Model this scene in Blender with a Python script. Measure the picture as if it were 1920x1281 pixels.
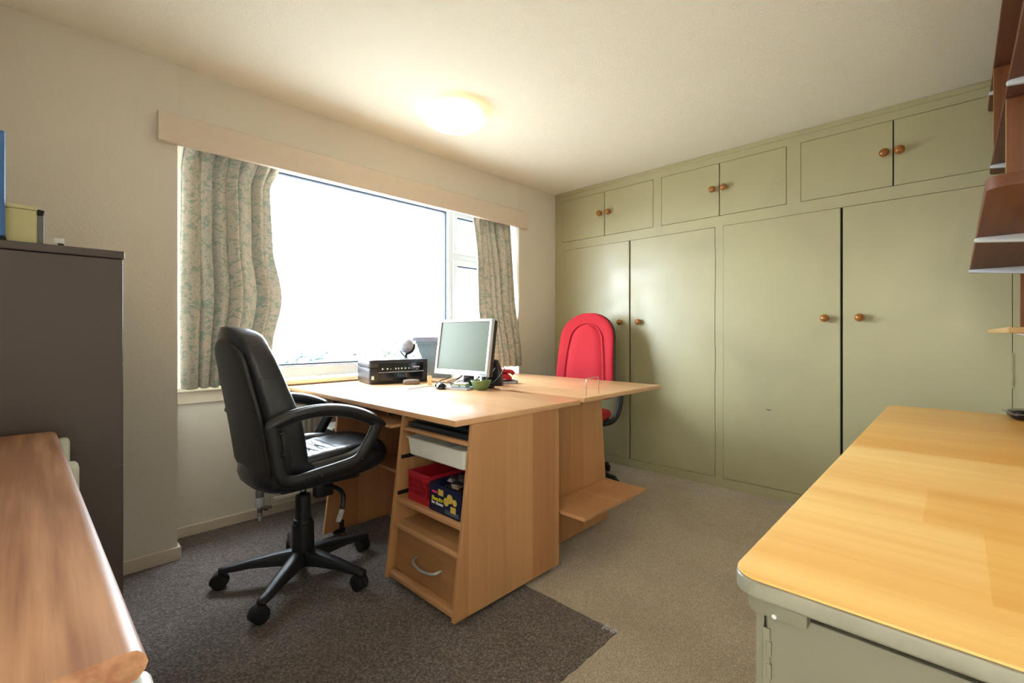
import bpy, bmesh, math, random
from math import sin, cos, pi, radians as R
from mathutils import Vector, Matrix
random.seed(7)
SC = bpy.context.scene
COL = SC.collection
for o in list(bpy.data.objects): bpy.data.objects.remove(o)

# ------------------------------------------------------------------ camera
CAM_H = 1.069
cam_d = bpy.data.cameras.new('camera'); cam = bpy.data.objects.new('camera', cam_d); COL.objects.link(cam)
cam.location = (0, 0, CAM_H); cam.rotation_euler = (pi/2, 0, R(43.96) - pi/2)
cam_d.sensor_width = 36; cam_d.lens = 866/1920*36; cam_d.shift_y = -14.5/1920
cam_d.clip_start = 0.02; cam_d.clip_end = 200
SC.camera = cam
# ------------------------------------------------------------------ world, light, exposure
SC.view_settings.view_transform = 'Standard'; SC.view_settings.look = 'None'
SC.view_settings.gamma = 1.0; SC.view_settings.use_curve_mapping = False
SC.view_settings.exposure = 0.93
SKY = 17.0
W = bpy.data.worlds.new('world'); SC.world = W; W.use_nodes = True
wn = W.node_tree.nodes; wl = W.node_tree.links
bg = wn['Background']; bg.inputs[1].default_value = SKY
bg.inputs[0].default_value = (0.78, 0.90, 1.0, 1)
def portal(name, loc, rot, sx, sy):
    d = bpy.data.lights.new(name, 'AREA'); d.shape = 'RECTANGLE'; d.size = sx; d.size_y = sy
    d.cycles.is_portal = True
    o = bpy.data.objects.new(name, d); COL.objects.link(o); o.location = loc; o.rotation_euler = rot
    return o
portal('window_portal', (1.65, 3.06, 1.47), (-pi/2, 0, 0), 2.4, 1.3)
CEIL_LAMP_W = 1.5
HALL_FILL_W = 8

def lin(c):
    def f(x):
        x /= 255.
        return x/12.92 if x <= .04045 else ((x+.055)/1.055)**2.4
    return (f(c[0]), f(c[1]), f(c[2]), 1)

# ------------------------------------------------------------------ materials
def nmat(name):
    m = bpy.data.materials.new(name); m.use_nodes = True
    nt = m.node_tree; b = nt.nodes['Principled BSDF']
    return m, nt, b
def N(nt, typ, **kw):
    n = nt.nodes.new(typ)
    for k, v in kw.items():
        if k in n.inputs: n.inputs[k].default_value = v
        else: setattr(n, k, v)
    return n
def ramp(nt, stops, fac=None):
    r = nt.nodes.new('ShaderNodeValToRGB')
    els = r.color_ramp.elements
    while len(els) < len(stops): els.new(.5)
    for e, (p, c) in zip(els, stops):
        e.position = p; e.color = c if len(c) == 4 else (*c, 1)
    if fac is not None: nt.links.new(fac, r.inputs[0])
    return r
def coords(nt, scale=(1,1,1), kind='Object', loc=(0,0,0)):
    tc = nt.nodes.new('ShaderNodeTexCoord'); mp = nt.nodes.new('ShaderNodeMapping')
    mp.inputs['Scale'].default_value = scale; mp.inputs['Location'].default_value = loc
    nt.links.new(tc.outputs[kind], mp.inputs[0]); return mp.outputs[0]
def bump(nt, b, h, strength=.3, dist=.001):
    bp = nt.nodes.new('ShaderNodeBump'); bp.inputs['Strength'].default_value = strength; bp.inputs['Distance'].default_value = dist
    nt.links.new(h, bp.inputs['Height']); nt.links.new(bp.outputs[0], b.inputs['Normal']); return bp
def plain(name, rgb, rough=.5, metal=0, var=.06, nscale=30, bmp=0, spec=.5, coat=0):
    m, nt, b = nmat(name)
    c = lin(rgb); v = coords(nt)
    n = N(nt, 'ShaderNodeTexNoise', Scale=nscale, Detail=3.0); nt.links.new(v, n.inputs['Vector'])
    lo = tuple(x*(1-var) for x in c[:3]); hi = tuple(min(1, x*(1+var)) for x in c[:3])
    r = ramp(nt, [(.3, lo), (.7, hi)], n.outputs['Fac'])
    nt.links.new(r.outputs[0], b.inputs['Base Color'])
    b.inputs['Roughness'].default_value = rough; b.inputs['Metallic'].default_value = metal
    b.inputs['Specular IOR Level'].default_value = spec; b.inputs['Coat Weight'].default_value = coat
    if bmp: bump(nt, b, n.outputs['Fac'], bmp, .002)
    return m
def wood(name, a, bcol, axis='Z', rough=.4, bands=0, fine=60, coat=0, contrast=1, lowf=3.0):
    """grain runs along axis"""
    m, nt, b = nmat(name)
    def sc(s, k): 
        v = [s, s, s]; v['XYZ'.index(axis)] = s*k; return tuple(v)
    v1 = coords(nt, sc(fine, .03)); v2 = coords(nt, sc(lowf, .12))
    n1 = N(nt, 'ShaderNodeTexNoise', Scale=1.0, Detail=4.0, Roughness=.6); nt.links.new(v1, n1.inputs['Vector'])
    n2 = N(nt, 'ShaderNodeTexNoise', Scale=1.0, Detail=2.0, Distortion=.6); nt.links.new(v2, n2.inputs['Vector'])
    mx = N(nt, 'ShaderNodeMix', data_type='FLOAT'); mx.inputs[0].default_value = .45
    nt.links.new(n2.outputs['Fac'], mx.inputs[2]); nt.links.new(n1.outputs['Fac'], mx.inputs[3])
    fac = mx.outputs[0]
    if bands:
        v3 = coords(nt, sc(bands, .0001))
        vo = N(nt, 'ShaderNodeTexVoronoi', Scale=1.0); vo.feature = 'F1'; nt.links.new(v3, vo.inputs['Vector'])
        sp = nt.nodes.new('ShaderNodeSeparateColor'); nt.links.new(vo.outputs['Color'], sp.inputs[0])
        mx2 = N(nt, 'ShaderNodeMix', data_type='FLOAT'); mx2.inputs[0].default_value = .30
        nt.links.new(fac, mx2.inputs[2]); nt.links.new(sp.outputs[0], mx2.inputs[3]); fac = mx2.outputs[0]
    r = ramp(nt, [(.5-.2/contrast, lin(bcol)), (.5+.2/contrast, lin(a))], fac)
    nt.links.new(r.outputs[0], b.inputs['Base Color'])
    b.inputs['Roughness'].default_value = rough; b.inputs['Coat Weight'].default_value = coat; b.inputs['Coat Roughness'].default_value = .15
    bump(nt, b, n1.outputs['Fac'], .08, .0005)
    return m

def m_wall():
    m, nt, b = nmat('woodchip_paper'); v = coords(nt)
    n = N(nt, 'ShaderNodeTexNoise', Scale=110.0, Detail=3.0, Roughness=.55); nt.links.new(v, n.inputs['Vector'])
    n2 = N(nt, 'ShaderNodeTexNoise', Scale=1.3, Detail=2.0); nt.links.new(v, n2.inputs['Vector'])
    r = ramp(nt, [(.3, lin((223,214,199))), (.7, lin((229,221,207)))], n2.outputs['Fac'])
    nt.links.new(r.outputs[0], b.inputs['Base Color']); b.inputs['Roughness'].default_value = .75
    bump(nt, b, n.outputs['Fac'], .45, .003); return m
def m_ceil():
    m, nt, b = nmat('stippled_plaster'); v = coords(nt)
    n = N(nt, 'ShaderNodeTexNoise', Scale=95.0, Detail=4.0, Roughness=.6); nt.links.new(v, n.inputs['Vector'])
    b.inputs['Base Color'].default_value = lin((238,233,216)); b.inputs['Roughness'].default_value = .8
    bump(nt, b, n.outputs['Fac'], .7, .004); return m
def m_carpet(name, c1, c2, c3, sc=340, blot=2.2):
    m, nt, b = nmat(name); v = coords(nt)
    n = N(nt, 'ShaderNodeTexNoise', Scale=float(sc)*.42, Detail=2.0, Roughness=.7); nt.links.new(v, n.inputs['Vector'])
    n2 = N(nt, 'ShaderNodeTexNoise', Scale=blot, Detail=4.0, Roughness=.6); nt.links.new(v, n2.inputs['Vector'])
    r = ramp(nt, [(.33, lin(c1)), (.5, lin(c2)), (.68, lin(c3))], n.outputs['Fac'])
    r2 = ramp(nt, [(.35, (.86,.84,.8,1)), (.62, (1.06,1.05,1.05,1))], n2.outputs['Fac'])
    mx = N(nt, 'ShaderNodeMix', data_type='RGBA', blend_type='MULTIPLY'); mx.inputs[0].default_value = 1
    nt.links.new(r.outputs[0], mx.inputs[6]); nt.links.new(r2.outputs[0], mx.inputs[7]); nt.links.new(mx.outputs[2], b.inputs['Base Color'])
    b.inputs['Roughness'].default_value = 1; b.inputs['Specular IOR Level'].default_value = .1
    b.inputs['Sheen Weight'].default_value = .25
    bump(nt, b, n.outputs['Fac'], .9, .006); return m
def m_curtain():
    m, nt, b = nmat('leaf_print_cotton'); v = coords(nt, (2.5,2.5,2.5), 'UV')
    nd = N(nt, 'ShaderNodeTexNoise', Scale=9.0, Detail=2.0); nt.links.new(v, nd.inputs['Vector'])
    mxv = N(nt, 'ShaderNodeMix', data_type='VECTOR'); mxv.inputs[0].default_value = .12
    nt.links.new(v, mxv.inputs[4]); nt.links.new(nd.outputs['Color'], mxv.inputs[5])
    n1 = N(nt, 'ShaderNodeTexNoise', Scale=13.0, Detail=3.0, Roughness=.7, Distortion=1.2); nt.links.new(v, n1.inputs['Vector'])
    w = N(nt, 'ShaderNodeTexWave', Scale=16.0, Distortion=9.0, Detail=2.0); w.wave_type = 'RINGS'
    w.inputs['Detail Scale'].default_value = 2.2; nt.links.new(mxv.outputs[1], w.inputs['Vector'])
    base = ramp(nt, [(.44, lin((200,190,174))), (.53, lin((188,184,168))), (.60, lin((146,162,146))), (.70, lin((174,178,162)))], n1.outputs['Fac'])
    ln = ramp(nt, [(.0, (1,1,1,1)), (.72, (1,1,1,1)), (.84, (.60,.53,.48,1)), (.95, (.9,.86,.83,1))], w.outputs['Fac'])
    mx = N(nt, 'ShaderNodeMix', data_type='RGBA', blend_type='MULTIPLY'); mx.inputs[0].default_value = .75
    nt.links.new(base.outputs[0], mx.inputs[6]); nt.links.new(ln.outputs[0], mx.inputs[7])
    nt.links.new(mx.outputs[2], b.inputs['Base Color']); b.inputs['Roughness'].default_value = .85
    b.inputs['Specular IOR Level'].default_value = .2
    tr = nt.nodes.new('ShaderNodeBsdfTranslucent'); nt.links.new(mx.outputs[2], tr.inputs[0])
    ms = nt.nodes.new('ShaderNodeMixShader'); ms.inputs[0].default_value = .035
    nt.links.new(b.outputs[0], ms.inputs[1]); nt.links.new(tr.outputs[0], ms.inputs[2])
    nt.links.new(ms.outputs[0], nt.nodes['Material Output'].inputs[0])
    return m
def m_glass(name='clear_glass', fac=.06):
    m, nt, b = nmat(name)
    t = nt.nodes.new('ShaderNodeBsdfTransparent'); g = nt.nodes.new('ShaderNodeBsdfGlossy'); g.inputs['Roughness'].default_value = .02
    ms = nt.nodes.new('ShaderNodeMixShader'); ms.inputs[0].default_value = fac
    nt.links.new(t.outputs[0], ms.inputs[1]); nt.links.new(g.outputs[0], ms.inputs[2]); nt.links.new(ms.outputs[0], nt.nodes['Material Output'].inputs[0])
    nt.nodes.remove(b); return m
def m_leather():
    m, nt, b = nmat('black_leather'); v = coords(nt)
    n = N(nt, 'ShaderNodeTexNoise', Scale=16.0, Detail=4.0, Roughness=.55); nt.links.new(v, n.inputs['Vector'])
    n2 = N(nt, 'ShaderNodeTexVoronoi', Scale=420.0); nt.links.new(v, n2.inputs['Vector'])
    b.inputs['Base Color'].default_value = lin((34,35,40)); b.inputs['Roughness'].default_value = .34; b.inputs['Specular IOR Level'].default_value = .6
    bp = bump(nt, b, n.outputs['Fac'], .35, .012)
    bp2 = nt.nodes.new('ShaderNodeBump'); bp2.inputs['Strength'].default_value = .15; bp2.inputs['Distance'].default_value = .0006
    nt.links.new(n2.outputs['Distance'], bp2.inputs['Height']); nt.links.new(bp.outputs[0], bp2.inputs['Normal']); nt.links.new(bp2.outputs[0], b.inputs['Normal'])
    return m
def m_sage():
    m, nt, b = nmat('sage_gloss_paint'); v = coords(nt)
    n = N(nt, 'ShaderNodeTexNoise', Scale=1.5, Detail=3.0, Roughness=.5, Distortion=.4); nt.links.new(v, n.inputs['Vector'])
    r = ramp(nt, [(.28, lin((164,157,123))), (.48, lin((172,165,128))), (.7, lin((177,170,131)))], n.outputs['Fac'])
    nt.links.new(r.outputs[0], b.inputs['Base Color'])
    n2 = N(nt, 'ShaderNodeTexNoise', Scale=5.0, Detail=4.0); nt.links.new(v, n2.inputs['Vector'])
    rr_ = ramp(nt, [(.3, (.28,.28,.28,1)), (.7, (.42,.42,.42,1))], n2.outputs['Fac']); nt.links.new(rr_.outputs[0], b.inputs['Roughness'])
    bump(nt, b, n2.outputs['Fac'], .05, .004); return m
def m_emit(name, rgb, s):
    m, nt, b = nmat(name)
    b.inputs['Base Color'].default_value = lin(rgb); b.inputs['Emission Color'].default_value = lin(rgb); b.inputs['Emission Strength'].default_value = s
    return m
def m_table():
    """birch-faced top with unfaded darker patches where things used to stand"""
    m = wood('golden_birch_ply', (246,204,128), (226,170,92), 'Y', rough=.3, fine=26, contrast=1.2, lowf=6.5)
    nt = m.node_tree; b = nt.nodes['Principled BSDF']
    src = b.inputs['Base Color'].links[0].from_socket
    g = nt.nodes.new('ShaderNodeNewGeometry'); s = nt.nodes.new('ShaderNodeSeparateXYZ'); nt.links.new(g.outputs['Position'], s.inputs[0])
    def M(op, a, bb):
        n = nt.nodes.new('ShaderNodeMath'); n.operation = op
        for i, x in enumerate((a, bb)):
            if isinstance(x, (int, float)): n.inputs[i].default_value = x
            else: nt.links.new(x, n.inputs[i])
        return n.outputs[0]
    X, Y = s.outputs[0], s.outputs[1]
    far = M('GREATER_THAN', X, 1.64)
    p1 = M('MULTIPLY', M('MULTIPLY', M('GREATER_THAN', X, 1.046), M('LESS_THAN', X, 1.278)), M('LESS_THAN', Y, .043))
    p2 = M('MULTIPLY', M('MULTIPLY', M('GREATER_THAN', X, .78), M('LESS_THAN', X, 1.046)), M('LESS_THAN', Y, -.03))
    f = M('MINIMUM', M('ADD', M('MULTIPLY', far, 1.0), M('MULTIPLY', M('ADD', p1, p2), .55)), 1.0)
    mx = N(nt, 'ShaderNodeMix', data_type='RGBA', blend_type='MULTIPLY'); nt.links.new(f, mx.inputs[0])
    nt.links.new(src, mx.inputs[6]); mx.inputs[7].default_value = (.90, .78, .52, 1)
    nt.links.new(mx.outputs[2], b.inputs['Base Color'])
    return m
def m_lampshade():
    m, nt, b = nmat('patterned_opal_glass'); v = coords(nt)
    n = N(nt, 'ShaderNodeTexVoronoi', Scale=22.0); n.feature = 'DISTANCE_TO_EDGE'; nt.links.new(v, n.inputs['Vector'])
    s = nt.nodes.new('ShaderNodeSeparateXYZ'); nt.links.new(v, s.inputs[0])
    low = ramp(nt, [(.0, (1,1,1,1)), (.012, (0,0,0,1))], s.outputs[2])
    vein = ramp(nt, [(.02, lin((150,104,40))), (.10, lin((255,240,205)))], n.outputs['Distance'])
    mx = N(nt, 'ShaderNodeMix', data_type='RGBA'); nt.links.new(low.outputs[0], mx.inputs[0])
    mx.inputs[6].default_value = lin((255,240,205)); nt.links.new(vein.outputs[0], mx.inputs[7])
    nt.links.new(mx.outputs[2], b.inputs['Base Color']); nt.links.new(mx.outputs[2], b.inputs['Emission Color'])
    b.inputs['Emission Strength'].default_value = .7; b.inputs['Roughness'].default_value = .2
    return m

M = dict(
 wall=m_wall(), ceil=m_ceil(),
 beige=m_carpet('beige_carpet', (164,150,130), (198,182,160), (230,216,196), 560),
 brown=m_carpet('brown_carpet', (66,58,54), (104,93,87), (146,134,126), 330),
 cream=plain('cream_paint', (222,206,188), .45, var=.02), white=plain('white_upvc', (206,210,216), .25, var=.01),
 sill=plain('cream_gloss', (226,214,190), .3, var=.02), skirt=plain('skirting_gloss', (222,206,186), .4, var=.03),
 sage=m_sage(), sage2=plain('grey_sage_paint', (120,117,101), .5, var=.03, nscale=3),
 gap=plain('gap_shade_paint', (38,34,28), .9), satin=plain('satin_steel', (176,177,178), .3, .35), steel=plain('steel', (150,152,156), .3, 1), chrome=plain('chrome', (205,207,212), .12, 1),
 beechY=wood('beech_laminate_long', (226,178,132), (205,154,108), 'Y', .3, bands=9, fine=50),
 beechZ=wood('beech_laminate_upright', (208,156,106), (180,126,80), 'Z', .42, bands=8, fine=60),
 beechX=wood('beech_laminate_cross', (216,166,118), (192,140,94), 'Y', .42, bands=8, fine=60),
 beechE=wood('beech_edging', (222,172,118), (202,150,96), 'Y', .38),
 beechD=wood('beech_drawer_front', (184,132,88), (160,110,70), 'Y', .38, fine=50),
 table=m_table(), walnut=wood('walnut_veneer', (142,84,44), (96,52,26), 'Z', .45, fine=50, contrast=1.2),
 walnutX=wood('walnut_shelf_board', (112,60,26), (76,38,14), 'X', .65, fine=50), oakedge=wood('light_ply_edge', (190,154,100), (160,124,78), 'X', .5),
 dress=wood('worn_brown_veneer', (184,138,102), (140,94,64), 'Y', .42, fine=60, contrast=2.2, lowf=12),
 whitep=plain('white_paint', (222,222,208), .4, var=.03), cabinet=plain('brown_steel_enamel', (84,72,68), .38, var=.03, bmp=.03, nscale=200),
 black=plain('black_plastic', (32,33,36), .42, var=.1, bmp=.04, nscale=300), blackg=plain('black_gloss', (16,18,24), .12), blackm=plain('matt_black', (22,22,24), .7),
 leather=m_leather(), red=plain('red_wool', (182,20,36), .8, var=.06, nscale=140, bmp=.25), redp=plain('red_plastic', (190,20,36), .3), redn=plain('red_basket', (176,30,44), .4),
 silver=plain('silver_plastic', (214,216,222), .3, .2, var=.01), screen=plain('reflection_tinted_lcd', (72,80,52), .42, var=.01, spec=.35),  # screen: green reflection is tinted into the base colour
 knob=plain('varnished_knob', (156,94,30), .22, var=.12, nscale=60, coat=.5), glass=m_glass(), clear=m_glass('cellophane', .3),
 curtain=m_curtain(), navy=plain('navy_card', (20,28,66), .4), yellow=plain('yellow_print', (232,216,40), .5), white2=plain('white_print', (240,240,240), .5),
 biscuit=plain('biscuit_print', (216,186,84), .6, var=.2, nscale=260), pink=plain('pink_print', (226,48,96), .5), bluep=plain('blue_plastic', (60,112,176), .4), blueg=plain('blue_grey_plastic', (128,148,156), .45),
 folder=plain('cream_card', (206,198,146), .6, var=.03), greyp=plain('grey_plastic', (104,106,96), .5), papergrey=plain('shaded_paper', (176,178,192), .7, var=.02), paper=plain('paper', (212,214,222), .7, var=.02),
 bowl=plain('green_ceramic', (112,136,86), .3, var=.08), bowlin=plain('pale_green_glaze', (176,190,150), .3), stone=plain('mottled_stone', (120,108,96), .8, var=.5, nscale=160, bmp=.6),
 lightwood=wood('pale_wood', (232,208,166), (214,186,140), 'Z', .5), trayw=plain('white_tray_plastic', (240,238,230), .35, var=.02),
 leaf=plain('pale_leaf', (78,80,62), .8, var=.3, nscale=3), leaf2=plain('blue_leaf', (66,84,80), .8, var=.3, nscale=3), lawn=plain('pale_bounce_ground', (160,160,156), 1, var=.2, nscale=3),
 pole=plain('weathered_pole', (150,150,150), .8), shade=m_lampshade(), green=plain('green_print', (120,156,96), .4, var=.3, nscale=60), rad=plain('radiator_enamel', (226,220,206), .35, var=.02),
 globe=plain('pale_globe', (170,172,180), .4, var=.2, nscale=50),
)

M['blackshell'] = plain('black_vinyl_back', (44,43,46), .5, var=.04, bmp=.1, nscale=90); M['redpipe'] = plain('dark_red_piping', (170,18,34), .8)
M['edge'] = plain('worn_sage_edge', (134,132,118), .3, var=.08); M['bluepad'] = plain('pale_blue_cover', (170,186,224), .4)
# ------------------------------------------------------------------ mesh helpers
ORG = {}
def new_obj(name, bm, mat, parent=None, smooth=False, origin=None, mods=None):
    off = Vector(ORG.get(parent.name, (0,0,0))) if parent else (Vector(origin) if origin is not None else None)
    if off is None:
        if bm.verts:
            xs = [v.co for v in bm.verts]
            off = Vector(((min(v.x for v in xs)+max(v.x for v in xs))/2, (min(v.y for v in xs)+max(v.y for v in xs))/2, min(v.z for v in xs)))
        else: off = Vector((0,0,0))
    if off.length: bmesh.ops.translate(bm, verts=bm.verts, vec=-off)
    bmesh.ops.recalc_face_normals(bm, faces=bm.faces)
    me = bpy.data.meshes.new(name); bm.to_mesh(me); bm.free()
    for mm in (mat if isinstance(mat, (list, tuple)) else [mat]): me.materials.append(mm)
    if smooth:
        for p in me.polygons: p.use_smooth = True
        if smooth != True:
            try: me.set_sharp_from_angle(angle=R(smooth))
            except Exception: pass
    o = bpy.data.objects.new(name, me); COL.objects.link(o)
    if parent: o.parent = parent; ORG[o.name] = tuple(off)
    else: o.location = off; ORG[o.name] = tuple(off)
    return o
def thing(name, label, cat, loc, rotz=0, group=None, local=False):
    o = bpy.data.objects.new(name, None); COL.objects.link(o); o.location = loc; o.rotation_euler = (0,0,rotz)
    o.empty_display_size = .05
    o['label'] = label; o['category'] = cat
    if group: o['group'] = group
    ORG[o.name] = (0,0,0) if (local or rotz) else tuple(loc)
    return o
def tag(o, label, cat, group=None, kind=None):
    o['label'] = label; o['category'] = cat
    if group: o['group'] = group
    if kind: o['kind'] = kind
    return o
def struct(o): o['kind'] = 'structure'; return o
def B(): return bmesh.new()
def add(bm, tmp, mat4=None, mi=0):
    if mat4 is not None: bmesh.ops.transform(tmp, matrix=mat4, verts=tmp.verts)
    me = bpy.data.meshes.new('tmp'); 
    if mi:
        for f in tmp.faces: f.material_index = mi
    tmp.to_mesh(me); bm.from_mesh(me); bpy.data.meshes.remove(me); tmp.free()
    return bm
def box(bm, x0, x1, y0, y1, z0, z1, bev=0, seg=2, mat4=None, mi=0):
    t = bmesh.new(); bmesh.ops.create_cube(t, size=1)
    for v in t.verts: v.co = Vector(((x0+x1)/2+v.co.x*(x1-x0), (y0+y1)/2+v.co.y*(y1-y0), (z0+z1)/2+v.co.z*(z1-z0)))
    if bev: bmesh.ops.bevel(t, geom=t.edges[:], offset=bev, segments=seg, affect='EDGES', profile=.5)
    return add(bm, t, mat4, mi)
def prism(bm, pts, lo, hi, axis='Y', bev=0, seg=2, mi=0):
    """polygon pts in the plane across axis, extruded lo..hi"""
    t = bmesh.new()
    def mk(p, h):
        if axis == 'Y': return (p[0], h, p[1])
        if axis == 'Z': return (p[0], p[1], h)
        return (h, p[0], p[1])
    a = [t.verts.new(mk(p, lo)) for p in pts]; b = [t.verts.new(mk(p, hi)) for p in pts]
    t.faces.new(a); t.faces.new(b[::-1]); n = len(pts)
    for i in range(n): t.faces.new((a[i], a[(i+1)%n], b[(i+1)%n], b[i]))
    bmesh.ops.recalc_face_normals(t, faces=t.faces)
    if bev: bmesh.ops.bevel(t, geom=t.edges[:], offset=bev, segments=seg, affect='EDGES', profile=.5)
    return add(bm, t, None, mi)
def loft(bm, rings, cap=True, closed=True, mi=0, close_path=False):
    t = bmesh.new(); vs = [[t.verts.new(p) for p in r] for r in rings]; n = len(rings[0])
    m = len(vs)
    for i in range(m if close_path else m-1):
        A, Bv = vs[i], vs[(i+1) % m]
        for j in range(n if closed else n-1):
            t.faces.new((A[j], A[(j+1)%n], Bv[(j+1)%n], Bv[j]))
    if cap and closed and not close_path: t.faces.new(vs[0][::-1]); t.faces.new(vs[-1])
    return add(bm, t, None, mi)
def lathe(bm, prof, c=(0,0,0), axis='Z', seg=24, mi=0):
    rings = []
    for r, h in prof:
        ring = []
        for k in range(seg):
            a = 2*pi*k/seg; x, y = max(r, 1e-5)*cos(a), max(r, 1e-5)*sin(a)
            p = {'Z': (x, y, h), 'X': (h, x, y), 'Y': (x, h, y)}[axis]
            ring.append((c[0]+p[0], c[1]+p[1], c[2]+p[2]))
        rings.append(ring)
    return loft(bm, rings, True, True, mi)
def cyl(bm, c, r, h, axis='Z', seg=20, mi=0, bev=0):
    p = [(r, 0), (r, h)] if not bev else [(r-bev, 0), (r, bev), (r, h-bev), (r-bev, h)]
    return lathe(bm, p, c, axis, seg, mi)
def smoothpath(pts, n=6, closed=False):
    P = [Vector(p) for p in pts]; out = []; m = len(P)
    rng = range(m) if closed else range(m-1)
    for i in rng:
        if closed: p0, p1, p2, p3 = P[(i-1)%m], P[i], P[(i+1)%m], P[(i+2)%m]
        else: p0, p1, p2, p3 = P[max(i-1,0)], P[i], P[i+1], P[min(i+2,m-1)]
        for k in range(n):
            t = k/n
            out.append(.5*((2*p1)+(-p0+p2)*t+(2*p0-5*p1+4*p2-p3)*t*t+(-p0+3*p1-3*p2+p3)*t**3))
    if not closed: out.append(P[-1])
    return out
def tube(bm, pts, r, seg=10, closed=False, rx=None, up=(0,0,1), mi=0, flat=1, radii=None):
    """sweep; r radius, flat = ratio of width along 'side' """
    P = [Vector(p) for p in pts]; n = len(P); rings = []; up = Vector(up); prev = None
    for i, p in enumerate(P):
        if closed: t = (P[(i+1)%n]-P[i-1])
        else: t = (P[min(i+1,n-1)]-P[max(i-1,0)])
        if t.length < 1e-9: t = Vector((1,0,0))
        t.normalize()
        s = t.cross(up)
        if s.length < .05: s = prev if prev is not None else t.orthogonal()
        s = (s - t*s.dot(t)).normalized()
        if prev is not None and s.dot(prev) < 0: s = -s
        prev = s; u = s.cross(t).normalized()
        rr = radii[i] if radii else r
        rings.append([p + s*(rr*flat*cos(2*pi*k/seg)) + u*(rr*sin(2*pi*k/seg)) for k in range(seg)])
    return loft(bm, rings, not closed, True, mi, closed)
def supers(cx, cy, hx, hy, z, n=28, e=4):
    out = []
    for k in range(n):
        a = 2*pi*k/n; ca, sa = cos(a), sin(a)
        out.append((cx+hx*math.copysign(abs(ca)**(2/e), ca), cy+hy*math.copysign(abs(sa)**(2/e), sa), z))
    return out
def textobj(name, s, size, mat, parent, mat4, ext=.0004, align='CENTER', bold=0):
    c = bpy.data.curves.new(name, 'FONT'); c.body = s; c.size = size; c.extrude = ext; c.align_x = align; c.offset = bold; c.resolution_u = 3
    o = bpy.data.objects.new('t', c); COL.objects.link(o)
    dg = bpy.context.evaluated_depsgraph_get(); me = bpy.data.meshes.new_from_object(o.evaluated_get(dg))
    bpy.data.objects.remove(o); bpy.data.curves.remove(c)
    bm = bmesh.new(); bm.from_mesh(me); bpy.data.meshes.remove(me)
    bmesh.ops.transform(bm, matrix=mat4, verts=bm.verts)
    return new_obj(name, bm, mat, parent)
def rot_to(normal, up=(0,0,1), loc=(0,0,0)):
    n = Vector(normal).normalized(); u = Vector(up); u = (u-n*u.dot(n)).normalized(); r = u.cross(n)
    return Matrix(((r.x,u.x,n.x,loc[0]),(r.y,u.y,n.y,loc[1]),(r.z,u.z,n.z,loc[2]),(0,0,0,1)))
def copy_tree(o, parent=None):
    c = o.copy(); COL.objects.link(c)
    if parent: c.parent = parent
    ORG[c.name] = ORG.get(o.name, (0,0,0))
    for ch in list(o.children): copy_tree(ch, c)
    return c

# ------------------------------------------------------------------ room shell
WX, WY, RY, BX, CZ = 3.345, 2.66, -0.36, -0.46, 2.34
RC0, RC1, RCY = 0.475, 2.843, 2.93       # window bay
b = B(); box(b, BX, WX+.5, RY, 3.0, -.1, 0); floor = struct(new_obj('floor', b, M['beige']))
b = B(); box(b, BX-.1, WX+.6, RY-.1, 3.1, CZ, CZ+.1); struct(new_obj('ceiling', b, M['ceil']))
b = B(); box(b, BX-.1, WX+.6, RY-.1, RY, 0, CZ); struct(new_obj('wall_right', b, M['wall']))
b = B(); box(b, WX+.45, WX+.6, RY, 3.1, 0, CZ); struct(new_obj('wall_far', b, M['wall']))
# back wall with an unseen doorway added to let in fill light
b = B(); box(b, BX-.1, BX, .46, 3.1, 0, CZ); box(b, BX-.1, BX, RY, .46, 2.02, CZ); box(b, BX-.1, BX, RY, -.31, 0, 2.02)
struct(new_obj('wall_back', b, M['wall']))
# unseen hallway added to carry fill light into the room
b = B(); box(b, -1.9, -1.8, -1.2, 1.4, 0, CZ); box(b, -1.9, BX-.1, -1.3, -1.2, 0, CZ); box(b, -1.9, BX-.1, 1.4, 1.5, 0, CZ); box(b, -1.9, BX-.1, -1.3, 1.5, CZ, CZ+.1); box(b, -1.9, BX-.1, -1.3, 1.5, -.1, 0)
struct(new_obj('wall_added_hall', b, M['wall']))
b = B(); box(b, BX-.11, BX+.015, .46, .53, 0, 2.09); box(b, BX-.11, BX+.015, -.345, -.31, 0, 2.09); box(b, BX-.11, BX+.015, -.31, .46, 2.02, 2.09)
struct(new_obj('trim_1', b, M['cream']))  # lining of the doorway added for fill light
# window wall: left pier, right pier, infill above the bay, bay returns
b = B()
box(b, BX, RC0, WY, RCY+.12, 0, CZ); box(b, RC1, WX+.5, WY, RCY+.12, 0, CZ)
struct(new_obj('wall_window', b, M['wall']))
b = B(); box(b, RC0, RC1, WY+.003, WY+.03, 2.02, CZ); o = struct(new_obj('wall_window_infill', b, M['wall']))
WI = dict(x0=.54, x1=2.79, z0=.80, z1=2.10)
b = B()
box(b, RC0, RC1, RCY, RCY+.12, 0, .79); box(b, RC0, WI['x0'], RCY, RCY+.12, .79, CZ); box(b, WI['x1'], RC1, RCY, RCY+.12, .79, CZ); box(b, RC0, RC1, RCY, RCY+.12, WI['z1'], CZ)
struct(new_obj('wall_bay', b, M['wall']))
# skirting
b = B(); box(b, BX+.65, RC0+.012, WY-.014, WY, 0, .062, .003); box(b, RC0, RC0+.013, WY-.012, RCY, 0, .06, .003)
struct(new_obj('baseboard_left', b, M['skirt']))
b = B(); box(b, RC0+.013, RC1, RCY-.014, RCY, 0, .055, .003); struct(new_obj('baseboard_bay', b, M['skirt']))
b = B(); box(b, RC1, WX-.02, WY-.014, WY, 0, .062, .003); struct(new_obj('baseboard_right', b, M['skirt']))
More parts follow.
